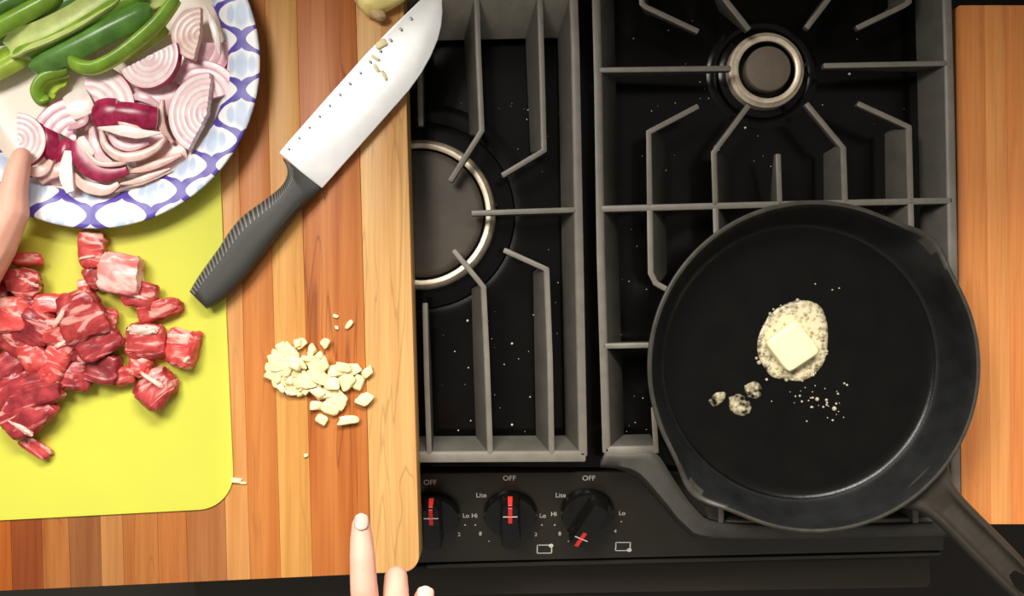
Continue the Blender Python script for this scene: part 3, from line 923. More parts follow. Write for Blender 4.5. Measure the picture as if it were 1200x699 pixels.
M['onion_pale'] = onion_mat('onion_pale', srgb(248, 226, 214), srgb(252, 242, 234), 90)
M['onion_light'] = onion_mat('onion_light', srgb(242, 212, 212), srgb(250, 232, 228), 90)
M['onion_pink'] = onion_mat('onion_pink', srgb(222, 160, 172), srgb(240, 205, 208), 90)
M['onion_tan'] = onion_mat('onion_tan', srgb(222, 178, 164), srgb(240, 212, 200), 90)
M['onion_skin'] = onion_mat('onion_skin', srgb(140, 22, 58), srgb(184, 48, 92), 120)
M['onion_edge'] = onion_mat('onion_edge', srgb(176, 78, 112), srgb(206, 128, 150), 120)
def onion_slice(name, label, px_, py_, z, R_px, mid, span, nl=7, thick=0.006, tilt=(0, 0), flesh='onion', skin='onion_skin', ecc=1.0):
    s = (CAM_Z - Z_PLATE - z) / F
    c = P(px_, py_, Z_PLATE + z); c.z = Z_PLATE + z
    root = empty(name, c)
    root.rotation_euler = (R(tilt[0]), R(tilt[1]), R(mid))
    tag(root, label, 'onion', 'red onion slices on the plate')
    Rm = R_px * s
    nl = max(5, nl - 2)
    step = Rm / nl
    for i in range(nl):
        r0, r1 = i * step, (i + 1) * step - 0.00006
        rm, hw = (r0 + r1) / 2, (r1 - r0) / 2
        h = thick * (1 - 0.02 * (i % 2)) * (0.94 + 0.06 * i / nl)
        n = max(8, int(6 + 26 * i / nl))
        def sec(t, hw=hw, h=h):
            return [(-hw, 0), (hw, 0), (hw, h * 0.965), (hw * 0.85, h * 0.992), (0, h), (-hw * 0.85, h * 0.992), (-hw, h * 0.965)]
        pts = []
        wob = random.Random(i * 7 + int(px_))
        e0, e1 = wob.uniform(-1.5, 1.5), wob.uniform(-1.5, 1.5)
        for k in range(n + 1):
            a = R(-span / 2 + e0 + (span + e1 - e0) * k / n)
            pts.append(Vector((rm * math.cos(a), rm * ecc * math.sin(a), 0)))
        mats = [M[flesh if i % 2 else ('onion_light' if flesh == 'onion' else flesh)], M[skin]]
        last = i == nl - 1
        # outer side of the sweep: edge index whose face lies at side = +hw (curve runs counter-clockwise)
        me = sweep(pts, sec, (lambda k, last=last: 1 if (last and k in (1, 2)) else 0))
        link('layer', me, mats, root)
    return root
onion_slice('onion_slice', 'half-round red onion slice with brownish edge at the top of the onions', 237, 42, 0.020, 35, 180 - 6, 172, 6, 0.006, (4, 8), 'onion_tan', 'onion_edge', 0.9)
onion_slice('onion_slice', 'half-round pink onion slice with fine rings touching the lowest long pepper strip', 178, 68, 0.017, 38, -66, 178, 8, 0.007, (8, -6))
onion_slice('onion_slice', 'pink onion slice with magenta edge half under the topmost slice', 222, 52, 0.010, 50, -52, 110, 7, 0.006, (0, 8), 'onion_pink')
onion_slice('onion_slice', 'large fan-shaped onion slice against the right inner rim of the plate', 246, 135, 0.015, 48, 164, 158, 9, 0.007, (0, 10))
onion_slice('onion_slice', 'lower pink onion slice peeking out above the large fan-shaped slice', 238, 118, 0.009, 46, 70, 120, 7, 0.005, (0, 0), 'onion_pink', 'onion_edge')
onion_slice('onion_slice', 'ribbed onion wedge lying right below the pepper strips', 104, 132, 0.012, 58, 52, 88, 8, 0.007, (-6, 6))
onion_slice('onion_slice', 'oval onion slice beside the thumb at the left', 24, 166, 0.016, 32, 8, 170, 5, 0.007, (0, 6))
onion_slice('onion_slice', 'pale pink onion wedge left of the white onion square', 92, 168, 0.010, 52, 122, 62, 6, 0.007, (6, 0), 'onion_pink')

def onion_strip(label, pts, w_px, h, outer='onion_skin', flesh='onion', zs=None, taper=0.35, side=1, lean=0.0, name='onion_strip'):
    """curved strip; pts (px, py, z above the plate); the outer face carries the skin colour"""
    s = (CAM_Z - Z_PLATE) / F
    pl = [P(x, y, Z_PLATE + z) for x, y, z in pts]
    c = pl[len(pl) // 2].copy(); c.z = Z_PLATE
    cur = catmull(pl, 7)
    w = w_px * s
    def sec(t):
        f = min(1.0, taper + (1 - taper) * 2.6 * min(t, 1 - t)) if taper < 1 else 1.0
        a = w / 2 * f; hh = h * (0.6 + 0.4 * f)
        b = [(-a, 0), (-a * 0.1, -hh * 0.12), (a, 0), (a * 1.08, hh * 0.5), (a, hh * 0.92), (a * 0.55, hh * 1.04), (-a * 0.55, hh * 1.04), (-a, hh * 0.9), (-a * 0.92, hh * 0.5)]
        return [(x + lean * u, u) for x, u in b]
    out_e = (2, 3) if side > 0 else (7, 8)
    me = sweep(cur, sec, (lambda k: 1 if k in out_e else 0), smooth_ang=50)
    recenter(me, c)
    o = link(name, me, [M[flesh], M[outer]], None, loc=c)
    return tag(o, label, 'onion', 'red onion strips on the plate')
def onion_shell(label, px_, py_, z, lx, ly, rot, bulge, thick=0.003, tilt=(0, 0), outer='onion_skin', flesh='onion', name='onion_piece'):
    """cupped piece of an onion layer, skin side up"""
    s = (CAM_Z - Z_PLATE - z) / F
    c = P(px_, py_, Z_PLATE + z); c.z = Z_PLATE + z
    nu, nv = 14, 10
    lxm, lym = lx * s / 2, ly * s / 2
    verts, faces, mi = [], [], []
    for layer in (0, 1):
        for i in range(nu + 1):
            for j in range(nv + 1):
                u, v = i / nu * 2 - 1, j / nv * 2 - 1
                zz = bulge * (1 - 0.55 * v * v - 0.25 * u * u) - (thick if layer else 0)
                verts.append((u * lxm * (1 - 0.10 * v * v), v * lym * (1 - 0.12 * u * u), zz))
    n1 = (nu + 1) * (nv + 1)
    def idx(l, i, j): return l * n1 + i * (nv + 1) + j
    for i in range(nu):
        for j in range(nv):
            faces.append((idx(0, i, j), idx(0, i + 1, j), idx(0, i + 1, j + 1), idx(0, i, j + 1))); mi.append(1)
            faces.append((idx(1, i, j + 1), idx(1, i + 1, j + 1), idx(1, i + 1, j), idx(1, i, j))); mi.append(0)
    for i in range(nu):
        for j in (0, nv): faces.append((idx(0, i, j), idx(1, i, j), idx(1, i + 1, j), idx(0, i + 1, j))); mi.append(0)
    for j in range(nv):
        for i in (0, nu): faces.append((idx(0, i, j), idx(0, i, j + 1), idx(1, i, j + 1), idx(1, i, j))); mi.append(0)
    me = mesh_from(verts, faces, mi)
    bm = bmesh.new(); bm.from_mesh(me); bmesh.ops.recalc_face_normals(bm, faces=bm.faces[:]); bm.to_mesh(me); bm.free()
    smooth_by_angle(me, 50)
    o = link(name, me, [M[flesh], M[outer]], None, loc=c)
    o.rotation_euler = (R(tilt[0]), R(tilt[1]), R(rot))
    return tag(o, label, 'onion', 'red onion pieces on the plate')
onion_shell('crimson onion piece, left one of the shiny pair in the middle of the onions', 126, 133, 0.020, 31, 34, 8, 0.008, tilt=(0, -8))
onion_shell('crimson onion piece, right one of the shiny pair in the middle of the onions', 161, 136, 0.019, 50, 30, -8, 0.009, tilt=(10, 6))
onion_shell('white square onion piece with pink corner on top of the onions', 93, 122, 0.022, 30, 34, 28, 0.003, tilt=(-6, 8), outer='onion_pale', flesh='onion_pale')
onion_shell('crimson onion piece standing right of the oval slice near the thumb', 59, 166, 0.010, 20, 46, 12, 0.010, tilt=(0, 20))
onion_shell('crimson onion sliver below the pale pink wedge', 76, 180, 0.012, 14, 34, -14, 0.006, tilt=(0, 0))
onion_shell('pale onion sheet under the onions near the lower plate rim', 66, 205, 0.006, 46, 26, 10, 0.005, outer='onion_pink', flesh='onion_pale')
onion_shell('tan onion sheet under the curved strips at the right', 190, 185, 0.007, 60, 34, 14, 0.004, outer='onion_tan', flesh='onion_tan')
onion_shell('pink onion sheet buried beneath the shiny crimson pair', 150, 160, 0.008, 96, 44, -4, 0.006, outer='onion_pink', flesh='onion_pink')
onion_shell('pinkish onion sheet between the ring slices and the crimson pair', 185, 118, 0.008, 60, 40, 10, 0.005, outer='onion_pink', flesh='onion_pink')
onion_shell('short white onion block beside the broad crimson strip', 101, 172, 0.023, 12, 26, 34, 0.003, tilt=(0, 0), outer='onion_pale', flesh='onion_pale')
onion_strip('white spear-shaped onion sliver below the crimson pair', [(116, 150, 0.026), (140, 153, 0.027), (165, 157, 0.026), (190, 156, 0.024)], 12, 0.003, 'onion_pale', 'onion_pale', taper=0.15)
onion_strip('tan curved onion strip tucked under the crimson pair', [(138, 138, 0.022), (146, 146, 0.022), (160, 152, 0.021), (176, 160, 0.020)], 10, 0.003, 'onion_tan', 'onion_tan', taper=0.3)
onion_strip('long crescent onion strip sweeping below the white spear', [(121, 156, 0.017), (126, 172, 0.018), (142, 184, 0.018), (162, 184, 0.018), (182, 176, 0.017), (194, 164, 0.016)], 11, 0.006, 'onion_tan', 'onion_tan', side=1, taper=0.5)
onion_strip('inner crescent onion strip nested inside the long crescent', [(128, 152, 0.014), (138, 168, 0.015), (156, 174, 0.015), (176, 168, 0.014)], 9, 0.006, 'onion_pink', 'onion', side=1, taper=0.5)
onion_strip('broad crimson curved onion strip near the lower plate rim', [(92, 166, 0.015), (96, 184, 0.016), (109, 198, 0.016), (128, 204, 0.016), (150, 199, 0.015)], 21, 0.006, 'onion_skin', 'onion_skin', side=1, taper=0.55)
onion_strip('pale inner lip along the broad crimson strip', [(95, 162, 0.020), (104, 180, 0.021), (118, 192, 0.021), (140, 193, 0.020), (152, 190, 0.018)], 6, 0.005, 'onion_pink', 'onion_tan', side=1, taper=0.4)
onion_strip('lowest curved onion strip with crimson edge over the plate rim', [(88, 205, 0.015), (97, 216, 0.017), (112, 222, 0.018), (128, 223, 0.018), (140, 216, 0.017)], 13, 0.004, 'onion_skin', 'onion_tan', side=1, taper=0.45)
onion_strip('pale upright onion strip left of the broad crimson strip', [(82, 178, 0.016), (79, 196, 0.018), (80, 212, 0.020), (84, 226, 0.021)], 15, 0.004, 'onion_pale', 'onion_pale', taper=0.6)
onion_strip('slim pale onion strip running down beside the crimson pair', [(109, 150, 0.016), (112, 168, 0.018), (120, 184, 0.018), (132, 192, 0.017)], 11, 0.005, 'onion_tan', 'onion', taper=0.5)
onion_strip('outer thin onion strip at the lower right of the onions', [(150, 202, 0.010), (172, 198, 0.011), (195, 190, 0.012), (214, 182, 0.012)], 9, 0.005, 'onion_edge', 'onion_tan', side=1, taper=0.4)
onion_strip('thin translucent onion rim strip above the plate lattice', [(142, 216, 0.014), (160, 213, 0.015), (180, 206, 0.015), (200, 198, 0.015)], 7, 0.003, 'onion_edge', 'onion_tan', side=1, taper=0.3)
onion_strip('small pink onion curl under the oval slice by the thumb', [(32, 196, 0.016), (42, 202, 0.017), (54, 200, 0.017), (62, 190, 0.015)], 12, 0.006, 'onion_pink', 'onion_tan', side=1, taper=0.5)
onion_strip('pink onion curl below the crimson sliver', [(50, 214, 0.012), (58, 205, 0.013), (70, 200, 0.013), (76, 190, 0.012)], 14, 0.005, 'onion_pink', 'onion_tan', taper=0.5)
onion_strip('little pink onion crescent between the white square and white block', [(82, 152, 0.020), (92, 148, 0.022), (101, 143, 0.022), (104, 137, 0.020)], 8, 0.005, 'onion_edge', 'onion_pink', taper=0.4)
onion_strip('narrow pink onion strip crossing under the ring slice', [(152, 118, 0.012), (164, 114, 0.013), (176, 118, 0.013), (188, 126, 0.012)], 10, 0.005, 'onion_pink', 'onion', taper=0.4)
onion_strip('pink onion strip along the left edge of the fan-shaped slice', [(192, 118, 0.010), (190, 136, 0.011), (194, 154, 0.011), (204, 168, 0.011)], 9, 0.006, 'onion_pink', 'onion_tan', taper=0.4)
onion_strip('pale thin onion sliver beside the brownish-edged slice', [(241, 8, 0.020), (250, 28, 0.021), (255, 46, 0.021), (258, 64, 0.020)], 8, 0.004, 'onion_tan', 'onion_pale', taper=0.3)

# ------------------------------------------------------------------ green pepper strips
def pepper_mats():
    a = simple('pepper_skin', srgb(136, 178, 52), rough=0.3, spec=0.6, var=0.3, vscale=50)
    d = simple('pepper_skin_dark', srgb(100, 148, 64), rough=0.3, spec=0.6, var=0.3, vscale=50)
    i = simple('pepper_flesh', srgb(186, 212, 78), rough=0.35, sss=0.15, var=0.18, vscale=70)
    p = simple('pepper_pith', srgb(214, 226, 140), rough=0.4, sss=0.15, var=0.12, vscale=90)
    return a, d, i, p
PS, PD, PF, PP = pepper_mats()
def pepper(label, pts, w_px, curl, thick, skin, flesh, skin_up, taper=0.5, roll=0.0):
    s = (CAM_Z - Z_PLATE) / F
    pl = [P(x, y, Z_PLATE + z) for x, y, z in pts]
    c = pl[len(pl) // 2].copy(); c.z = Z_PLATE
    cur = catmull(pl, 8)
    w = w_px * s / 2
    K = 8
    def sec(t):
        e = min(t, 1 - t)
        f = taper + (1 - taper) * min(1.0, math.sqrt(max(0.0, e * 9)))
        o, inn_ = [], []
        for k in range(K + 1):
            q = k / K * 2 - 1
            zz = curl * (1 - q * q) * (1 if skin_up else -1)
            o.append((q * w * f, zz)); inn_.append((q * w * f * (0.86 if skin_up else 1.0), zz - thick * (1 - 0.25 * q * q) * 1))
        L_ = o + list(reversed(inn_))
        cr, sr = math.cos(roll), math.sin(roll)
        return [(a * cr - b * sr, a * sr + b * cr) for a, b in L_]
    def mi(k):
        if skin_up: return 0 if k < K else 1
        return 1 if k < K else (0 if K < k <= 2 * K else 1)
    me = sweep(cur, sec, mi, smooth_ang=50)
    recenter(me, c)
    o = link('pepper_strip', me, [skin, flesh], None, loc=c)
    return tag(o, label, 'pepper', 'green pepper strips on the plate')
pepper('wide green pepper strip with pale inner side up, ending near the left frame edge', [(6, 58, 0.026), (24, 47, 0.030), (52, 36, 0.032), (84, 20, 0.032), (112, 2, 0.030), (140, -16, 0.026)], 30, 0.006, 0.005, PS, PP, False, 0.55, 0.15)
pepper('bright green pepper strip beneath the wide pale one, skin side showing', [(20, 64, 0.017), (47, 54, 0.019), (78, 40, 0.020), (108, 24, 0.020), (143, 4, 0.019), (168, -10, 0.016)], 24, 0.008, 0.005, PS, PF, True, 0.5, -0.15)
pepper('dark green glossy pepper strip in the middle of the heap', [(40, 80, 0.016), (66, 66, 0.020), (98, 50, 0.022), (132, 32, 0.022), (160, 18, 0.019), (176, 10, 0.015)], 30, 0.008, 0.004, PD, PF, True, 0.5)
pepper('light green hooked pepper strip lying lowest on the heap', [(84, 71, 0.022), (94, 77, 0.024), (112, 78, 0.025), (136, 66, 0.026), (160, 48, 0.026), (184, 26, 0.025), (206, -2, 0.022)], 17, 0.007, 0.006, PS, PF, True, 0.7, 0.25)
pepper('short yellowish pepper strip between the hooked strip and onion rings', [(136, 70, 0.012), (155, 60, 0.013), (174, 48, 0.013), (196, 33, 0.012)], 14, 0.004, 0.004, PF, PF, True, 0.5)
pepper('curled pepper end hanging below the dark green strip', [(80, 84, 0.012), (66, 86, 0.014), (50, 92, 0.016), (42, 106, 0.016), (48, 118, 0.014), (58, 116, 0.012)], 14, 0.006, 0.005, PS, PF, True, 0.6, -0.3)
pepper('inner fold of pepper inside the curled end', [(76, 92, 0.009), (64, 98, 0.011), (56, 108, 0.011), (60, 116, 0.010)], 16, 0.003, 0.004, PF, PF, False, 0.5)
pepper('pepper strip at the left frame edge, upper of two below the wide one', [(-30, 82, 0.018), (-10, 72, 0.020), (8, 64, 0.020), (24, 56, 0.018)], 18, 0.006, 0.004, PS, PF, False, 0.6)
pepper('pepper strip at the left frame edge, lowest one', [(-34, 100, 0.012), (-10, 88, 0.014), (10, 78, 0.015), (30, 66, 0.014)], 20, 0.007, 0.004, PF, PF, True, 0.6)
pepper('bright green pepper strip in the upper left corner', [(-30, 50, 0.028), (-5, 34, 0.031), (20, 20, 0.032), (46, 6, 0.031), (70, -8, 0.028)], 22, 0.008, 0.005, PS, PF, True, 0.6)
pepper('dark green pepper strip between the corner strip and the wide pale one', [(-10, 46, 0.018), (15, 34, 0.020), (45, 20, 0.021), (75, 4, 0.021), (95, -8, 0.02)], 26, 0.006, 0.004, PD, PF, True, 0.6)
pepper('pale green pepper strip at the top behind the dark glossy one', [(120, 18, 0.010), (146, 8, 0.012), (172, 0, 0.012), (196, -12, 0.01)], 26, 0.004, 0.004, PS, PP, False, 0.6)
pepper('dark pepper strip in the extreme upper left corner', [(-40, 22, 0.022), (-15, 14, 0.024), (12, 2, 0.024), (40, -14, 0.022)], 22, 0.007, 0.004, PD, PF, True, 0.6)

# ------------------------------------------------------------------ raw meat
def meat_mat(name, c_dark, c_red, c_fat, fat=0.62, sc=55):
    m, nt, b = nt_mat(name)
    N = nt.nodes.new; L = nt.links.new
    tc = N('ShaderNodeTexCoord'); oi = N('ShaderNodeObjectInfo')
    ad = N('ShaderNodeVectorMath'); ad.operation = 'ADD'
    mu = N('ShaderNodeVectorMath'); mu.operation = 'SCALE'; mu.inputs[0].default_value = (3.1, 1.7, 2.3)
    L(oi.outputs['Random'], mu.inputs['Scale']); L(tc.outputs['Object'], ad.inputs[0]); L(mu.outputs['Vector'], ad.inputs[1])
    n1 = N('ShaderNodeTexNoise'); n1.inputs['Scale'].default_value = sc * 1.6; n1.inputs['Detail'].default_value = 4
    L(ad.outputs['Vector'], n1.inputs['Vector'])
    cr = N('ShaderNodeValToRGB'); cr.color_ramp.elements[0].position = 0.32; cr.color_ramp.elements[0].color = c_dark
    cr.color_ramp.elements[1].position = 0.66; cr.color_ramp.elements[1].color = c_red
    L(n1.outputs['Fac'], cr.inputs['Fac'])
    mp = N('ShaderNodeMapping'); mp.inputs['Scale'].default_value = (sc * 0.55, sc * 1.9, sc * 1.0); mp.inputs['Rotation'].default_value = (0.3, 0.2, 0.6)
    L(ad.outputs['Vector'], mp.inputs['Vector'])
    n2 = N('ShaderNodeTexNoise'); n2.inputs['Scale'].default_value = 1.0; n2.inputs['Detail'].default_value = 3; n2.inputs['Distortion'].default_value = 1.2
    L(mp.outputs['Vector'], n2.inputs['Vector'])
    mr = N('ShaderNodeMapRange'); mr.inputs['From Min'].default_value = fat - 0.04; mr.inputs['From Max'].default_value = fat + 0.06
    L(n2.outputs['Fac'], mr.inputs['Value'])
    mx = N('ShaderNodeMix'); mx.data_type = 'RGBA'; mx.inputs['B'].default_value = c_fat
    L(mr.outputs['Result'], mx.inputs[0]); L(cr.outputs['Color'], mx.inputs['A'])
    hv = N('ShaderNodeHueSaturation')
    vr = N('ShaderNodeMapRange'); vr.inputs['To Min'].default_value = 0.75; vr.inputs['To Max'].default_value = 1.2
    L(oi.outputs['Random'], vr.inputs['Value']); L(vr.outputs['Result'], hv.inputs['Value']); L(mx.outputs['Result'], hv.inputs['Color'])
    L(hv.outputs['Color'], b.inputs['Base Color'])
    setp(b, rough=0.3, spec=0.5, sss=0.12); b.inputs['Subsurface Radius'].default_value = (0.004, 0.0015, 0.001)
    bp = N('ShaderNodeBump'); bp.inputs['Strength'].default_value = 0.45; bp.inputs['Distance'].default_value = 0.0016
    L(n2.outputs['Fac'], bp.inputs['Height']); L(bp.outputs['Normal'], b.inputs['Normal'])
    return m
MR = meat_mat('beef', srgb(140, 38, 40), srgb(198, 74, 72), srgb(236, 160, 148), 0.57)
MD = meat_mat('beef_dark', srgb(118, 34, 38), srgb(170, 58, 62), srgb(220, 140, 130), 0.62)
MF = meat_mat('beef_fat', srgb(232, 110, 106), srgb(244, 172, 164), srgb(252, 204, 192), 0.48, 26)
MB_ = meat_mat('beef_bright', srgb(186, 54, 52), srgb(222, 92, 86), srgb(244, 178, 162), 0.57)
FATM = simple('fat_seam', srgb(244, 190, 174), rough=0.35, sss=0.15, var=0.1, vscale=150)
sB = (CAM_Z - Z_MAT) / F
meat_i = [0]
def meat(label, x, y, w, h, rot, m=MR, z=0.0, hz=None, fat=None, group='raw beef pieces on the mat', skew=0.30, power=4.2):
    w *= 1.08; h *= 1.08
    meat_i[0] += 1
    sd = meat_i[0] * 3 + 11
    hz = hz or 0.017
    me = blob(w * sB, h * sB, hz, sd, cuts=10, power=power, skew=skew, rough=0.15, nscale=1.9)
    c = P(x, y, Z_MAT + z + hz * 0.6); c.z = Z_MAT + z
    o = link('beef_cube', me, m, None, loc=c)
    rnd_ = random.Random(sd)
    o.rotation_euler = (R(rnd_.uniform(-7, 7)) if z > 0 else 0, R(rnd_.uniform(-7, 7)) if z > 0 else 0, R(rot))
    tag(o, label, 'meat', group)
    if fat:        # a seam of fat laid along one edge: (offset x, offset y, length, width, rot) in cube units
        fx, fy, fl2, fw, fr = fat
        fm = blob(fl2 * sB, fw * sB * 1.25, 0.006, sd + 1, cuts=6, power=2.2, skew=0.3, rough=0.3)
        q = link('fat_seam', fm, FATM, o, loc=(fx * sB, fy * sB, hz * 0.74))
        q.rotation_euler.z = R(fr)
    return o
# loose pieces, each told apart
meat('dark red beef cube with white seam poking out from under the plate rim', 107, 291, 31, 40, 2, MB_, hz=0.016, fat=(-2, -11, 22, 4, 6))
meat('pale pink fatty beef cube below the plate', 142, 322, 44, 42, -8, MF, hz=0.021, skew=0.14, power=6)
meat('small red beef scrap left of the pale fatty cube', 112, 325, 22, 26, 20, MR, hz=0.012)
meat('ridged beef piece right below the pale fatty cube', 166, 346, 36, 32, -14, MR, hz=0.015, fat=(-2, -2, 24, 3, -4))
meat('narrow beef strip pointing right towards the knife handle', 184, 364, 44, 19, 14, MB_, hz=0.013)
meat('beef cube with pale top edge above the diamond-shaped cube', 171, 401, 40, 38, 3, MR, hz=0.018, fat=(0, 14, 34, 9, 0))
meat('separate beef cube farthest right on the mat', 214, 408, 33, 36, -8, MB_, hz=0.018, fat=(9, -12, 9, 4, 60))
meat('diamond-shaped beef cube with fat edge, lowest of the right group', 180, 458, 44, 40, 48, MR, hz=0.020, fat=(10, 8, 30, 5, -78))
meat('red beef nugget left of the diamond-shaped cube', 148, 441, 24, 22, 10, MB_, hz=0.012)
meat('red beef piece joining the diamond-shaped cube to the one above', 163, 429, 24, 26, -10, MB_, hz=0.014)
meat('slim beef tail at the bottom of the pile', 43, 525, 36, 13, -30, MR, hz=0.010)
meat('broad dark beef slab with white edge at the lower left of the pile', 34, 484, 52, 42, 34, MD, z=0.004, hz=0.018, fat=(-14, -10, 44, 6, -66))
meat('dark beef slab above the one with the white edge', 34, 460, 58, 36, 18, MD, z=0.006, hz=0.016)
meat('beef cube with white marbling just below the hand', 27, 332, 34, 34, -4, MR, z=0.003, hz=0.020, fat=(4, 4, 28, 5, -24))
meat('flat brownish-pink beef piece just under the wrist', 32, 304, 34, 15, 2, MB_, hz=0.013)
meat('rounded pink beef lump on top of the pile', 62, 358, 36, 24, 8, MB_, z=0.004, hz=0.016)
meat('large marbled beef chunk at the top right of the pile', 97, 369, 50, 50, 24, MR, z=0.008, hz=0.022, fat=(-18, 10, 32, 5, 30))
meat('beef strip with white tip in the middle of the pile', 68, 424, 26, 58, -22, MB_, z=0.010, hz=0.014, fat=(0, 22, 18, 6, 44))
meat('smooth dark beef slab on the right side of the pile', 116, 404, 52, 28, 24, MD, z=0.010, hz=0.014)
meat('dark beef cube at the lower edge of the pile, left of two', 88, 441, 38, 32, -2, MD, hz=0.018)
meat('dark beef cube at the lower edge of the pile, right of two', 123, 433, 34, 28, -12, MD, hz=0.016)
meat('small beef scrap at the right edge of the pile', 126, 378, 20, 30, -8, MB_, hz=0.013)
meat('little pink beef fold above the large marbled chunk', 99, 340, 14, 20, 10, MB_, hz=0.012)
meat('small fatty beef end at the foot of the white-tipped strip', 56, 441, 22, 20, 0, MB_, z=0.004, hz=0.012, fat=(2, 4, 14, 4, 20))
# the rest of the heap
rp = random.Random(21)
for (x, y, w, h, z, lb) in [
        (40, 384, 46, 40, .010, 'crumbly red beef chunk on top of the heap, left of the large marbled chunk'),
        (12, 372, 40, 40, .009, 'crumbly beef piece below the marbled cube near the hand'),
        (68, 392, 36, 30, .009, 'frayed beef piece between the crumbly chunk and the large marbled chunk'),
        (22, 404, 50, 30, .009, 'brownish-red beef slab in the left middle of the heap'),
        (8, 428, 44, 28, .006, 'dark red beef slab below the brownish one at the left'),
        (42, 418, 32, 34, .007, 'red beef piece left of the white-tipped strip'),
        (16, 446, 40, 22, .003, 'flat beef piece above the two dark slabs at the lower left'),
        (50, 370, 28, 22, .003, 'small beef piece under the rounded pink lump'),
        (92, 408, 34, 28, .003, 'beef piece wedged under the smooth dark slab'),
        (-8, 350, 30, 36, .003, 'beef piece cut by the left frame edge beside the marbled cube'),
        (2, 394, 34, 28, .006, 'beef piece at the left frame edge in the middle of the heap'),
        (28, 358, 34, 22, .004, 'thin beef piece below the marbled cube near the hand'),
        (78, 414, 26, 22, .005, 'small beef fold right of the white-tipped strip'),
        (62, 408, 40, 34, 0, 'beef piece at the bottom of the heap under the frayed one'),
        (30, 436, 46, 34, 0, 'beef piece at the bottom of the heap in the gap left of the strip end'),
        (104, 398, 40, 34, 0, 'beef piece at the bottom of the heap under its right side')]:
    meat(lb, x, y, w, h, rp.uniform(-40, 40), rp.choice([MR, MB_, MR, MD]), z=z, hz=rp.uniform(0.013, 0.017), group='beef pieces inside the heap')

# ------------------------------------------------------------------ chopped garlic
sG = (CAM_Z - Z_BOARD) / F
gm = [blob(1, 1, 1, 60 + k, cuts=4, power=4.5, skew=0.42, rough=0.16) for k in range(8)]
for me in gm: me.materials.append(M['garlic'])
def garlic(label, x, y, l, w, rot, z=0.0, hz=0.006, group='chopped garlic pieces on the board', k=None):
    c = P(x, y, Z_BOARD + z); c.z = Z_BOARD + 0.0002 + z
    o = bpy.data.objects.new('garlic_piece', gm[rg.randrange(8) if k is None else k]); C.objects.link(o)
    o.location = c; o.scale = (l * sG, w * sG, hz); o.rotation_euler = (R(rg.uniform(-14, 14)) if z > 0 else 0, R(rg.uniform(-14, 14)) if z > 0 else 0, R(rot))
    return tag(o, label, 'garlic', group)
rg = random.Random(8)
LBL = 'small chopped garlic piece in the pale heap on the wooden board'
for k in range(96):
    a = rg.uniform(0, 2 * math.pi); f = math.sqrt(rg.random())
    garlic(LBL, 347 + 32 * f * math.cos(a), 429 - 30 * f * math.sin(a) + 2, rg.uniform(8, 16), rg.uniform(5.5, 10), rg.uniform(0, 180), z=(1 - f) * 0.010 * rg.uniform(0.3, 1), hz=rg.uniform(0.004, 0.007))
for (x, y, l, w, r_, z) in [(398, 434, 24, 13, 8, .003), (416, 432, 18, 11, 30, .001), (407, 446, 20, 16, 50, .002), (390, 448, 22, 14, 0, .004), (375, 440, 24, 14, -20, .005),
                            (384, 460, 18, 14, 20, .001), (396, 468, 20, 20, 60, 0), (372, 458, 20, 12, -40, .002), (361, 446, 22, 14, 10, .004), (420, 448, 16, 12, 70, 0),
                            (403, 430, 20, 10, -5, .005), (378, 428, 18, 12, 40, .006), (388, 478, 18, 14, -30, 0)]:
    garlic(LBL, x, y, l, w, r_, z=z, hz=0.0055)
garlic('slender garlic stick lying alone at the bottom of the garlic heap', 409, 492, 24, 9, 8, hz=0.006)
garlic('garlic chip set apart at the lower right of the heap', 428, 467, 20, 12, 48, hz=0.006)
garlic('garlic bit at the rightmost end of the heap', 431, 436, 13, 9, 35, hz=0.005)
garlic('garlic crumb alone left of the garlic stick', 377, 491, 14, 10, -30, hz=0.005)
garlic('pink-tinged garlic bit just above the lone crumb', 371, 475, 13, 10, 0, hz=0.005)
garlic('garlic bit sticking up at the top right of the heap', 382, 402, 11, 9, 60, hz=0.006)
garlic('largest stray garlic flake above the heap', 410, 380, 11, 6, 55, hz=0.003)
garlic('tiny stray garlic flake above and left of the largest flake', 394, 371, 6, 3.5, -20, hz=0.002)
garlic('tiny stray garlic crumb below the two upper flakes', 395, 384, 4.5, 3.5, 0, hz=0.002)
garlic('lone garlic crumb on the board between the heap and the finger', 359, 534, 4.5, 3.5, 0, hz=0.002)
garlic('garlic flake touching the corner of the yellow mat', 277, 563, 11, 5, -8, hz=0.002)
garlic('thin garlic shred beside the flake at the mat corner', 284, 566, 9, 2.5, -5, hz=0.0015)

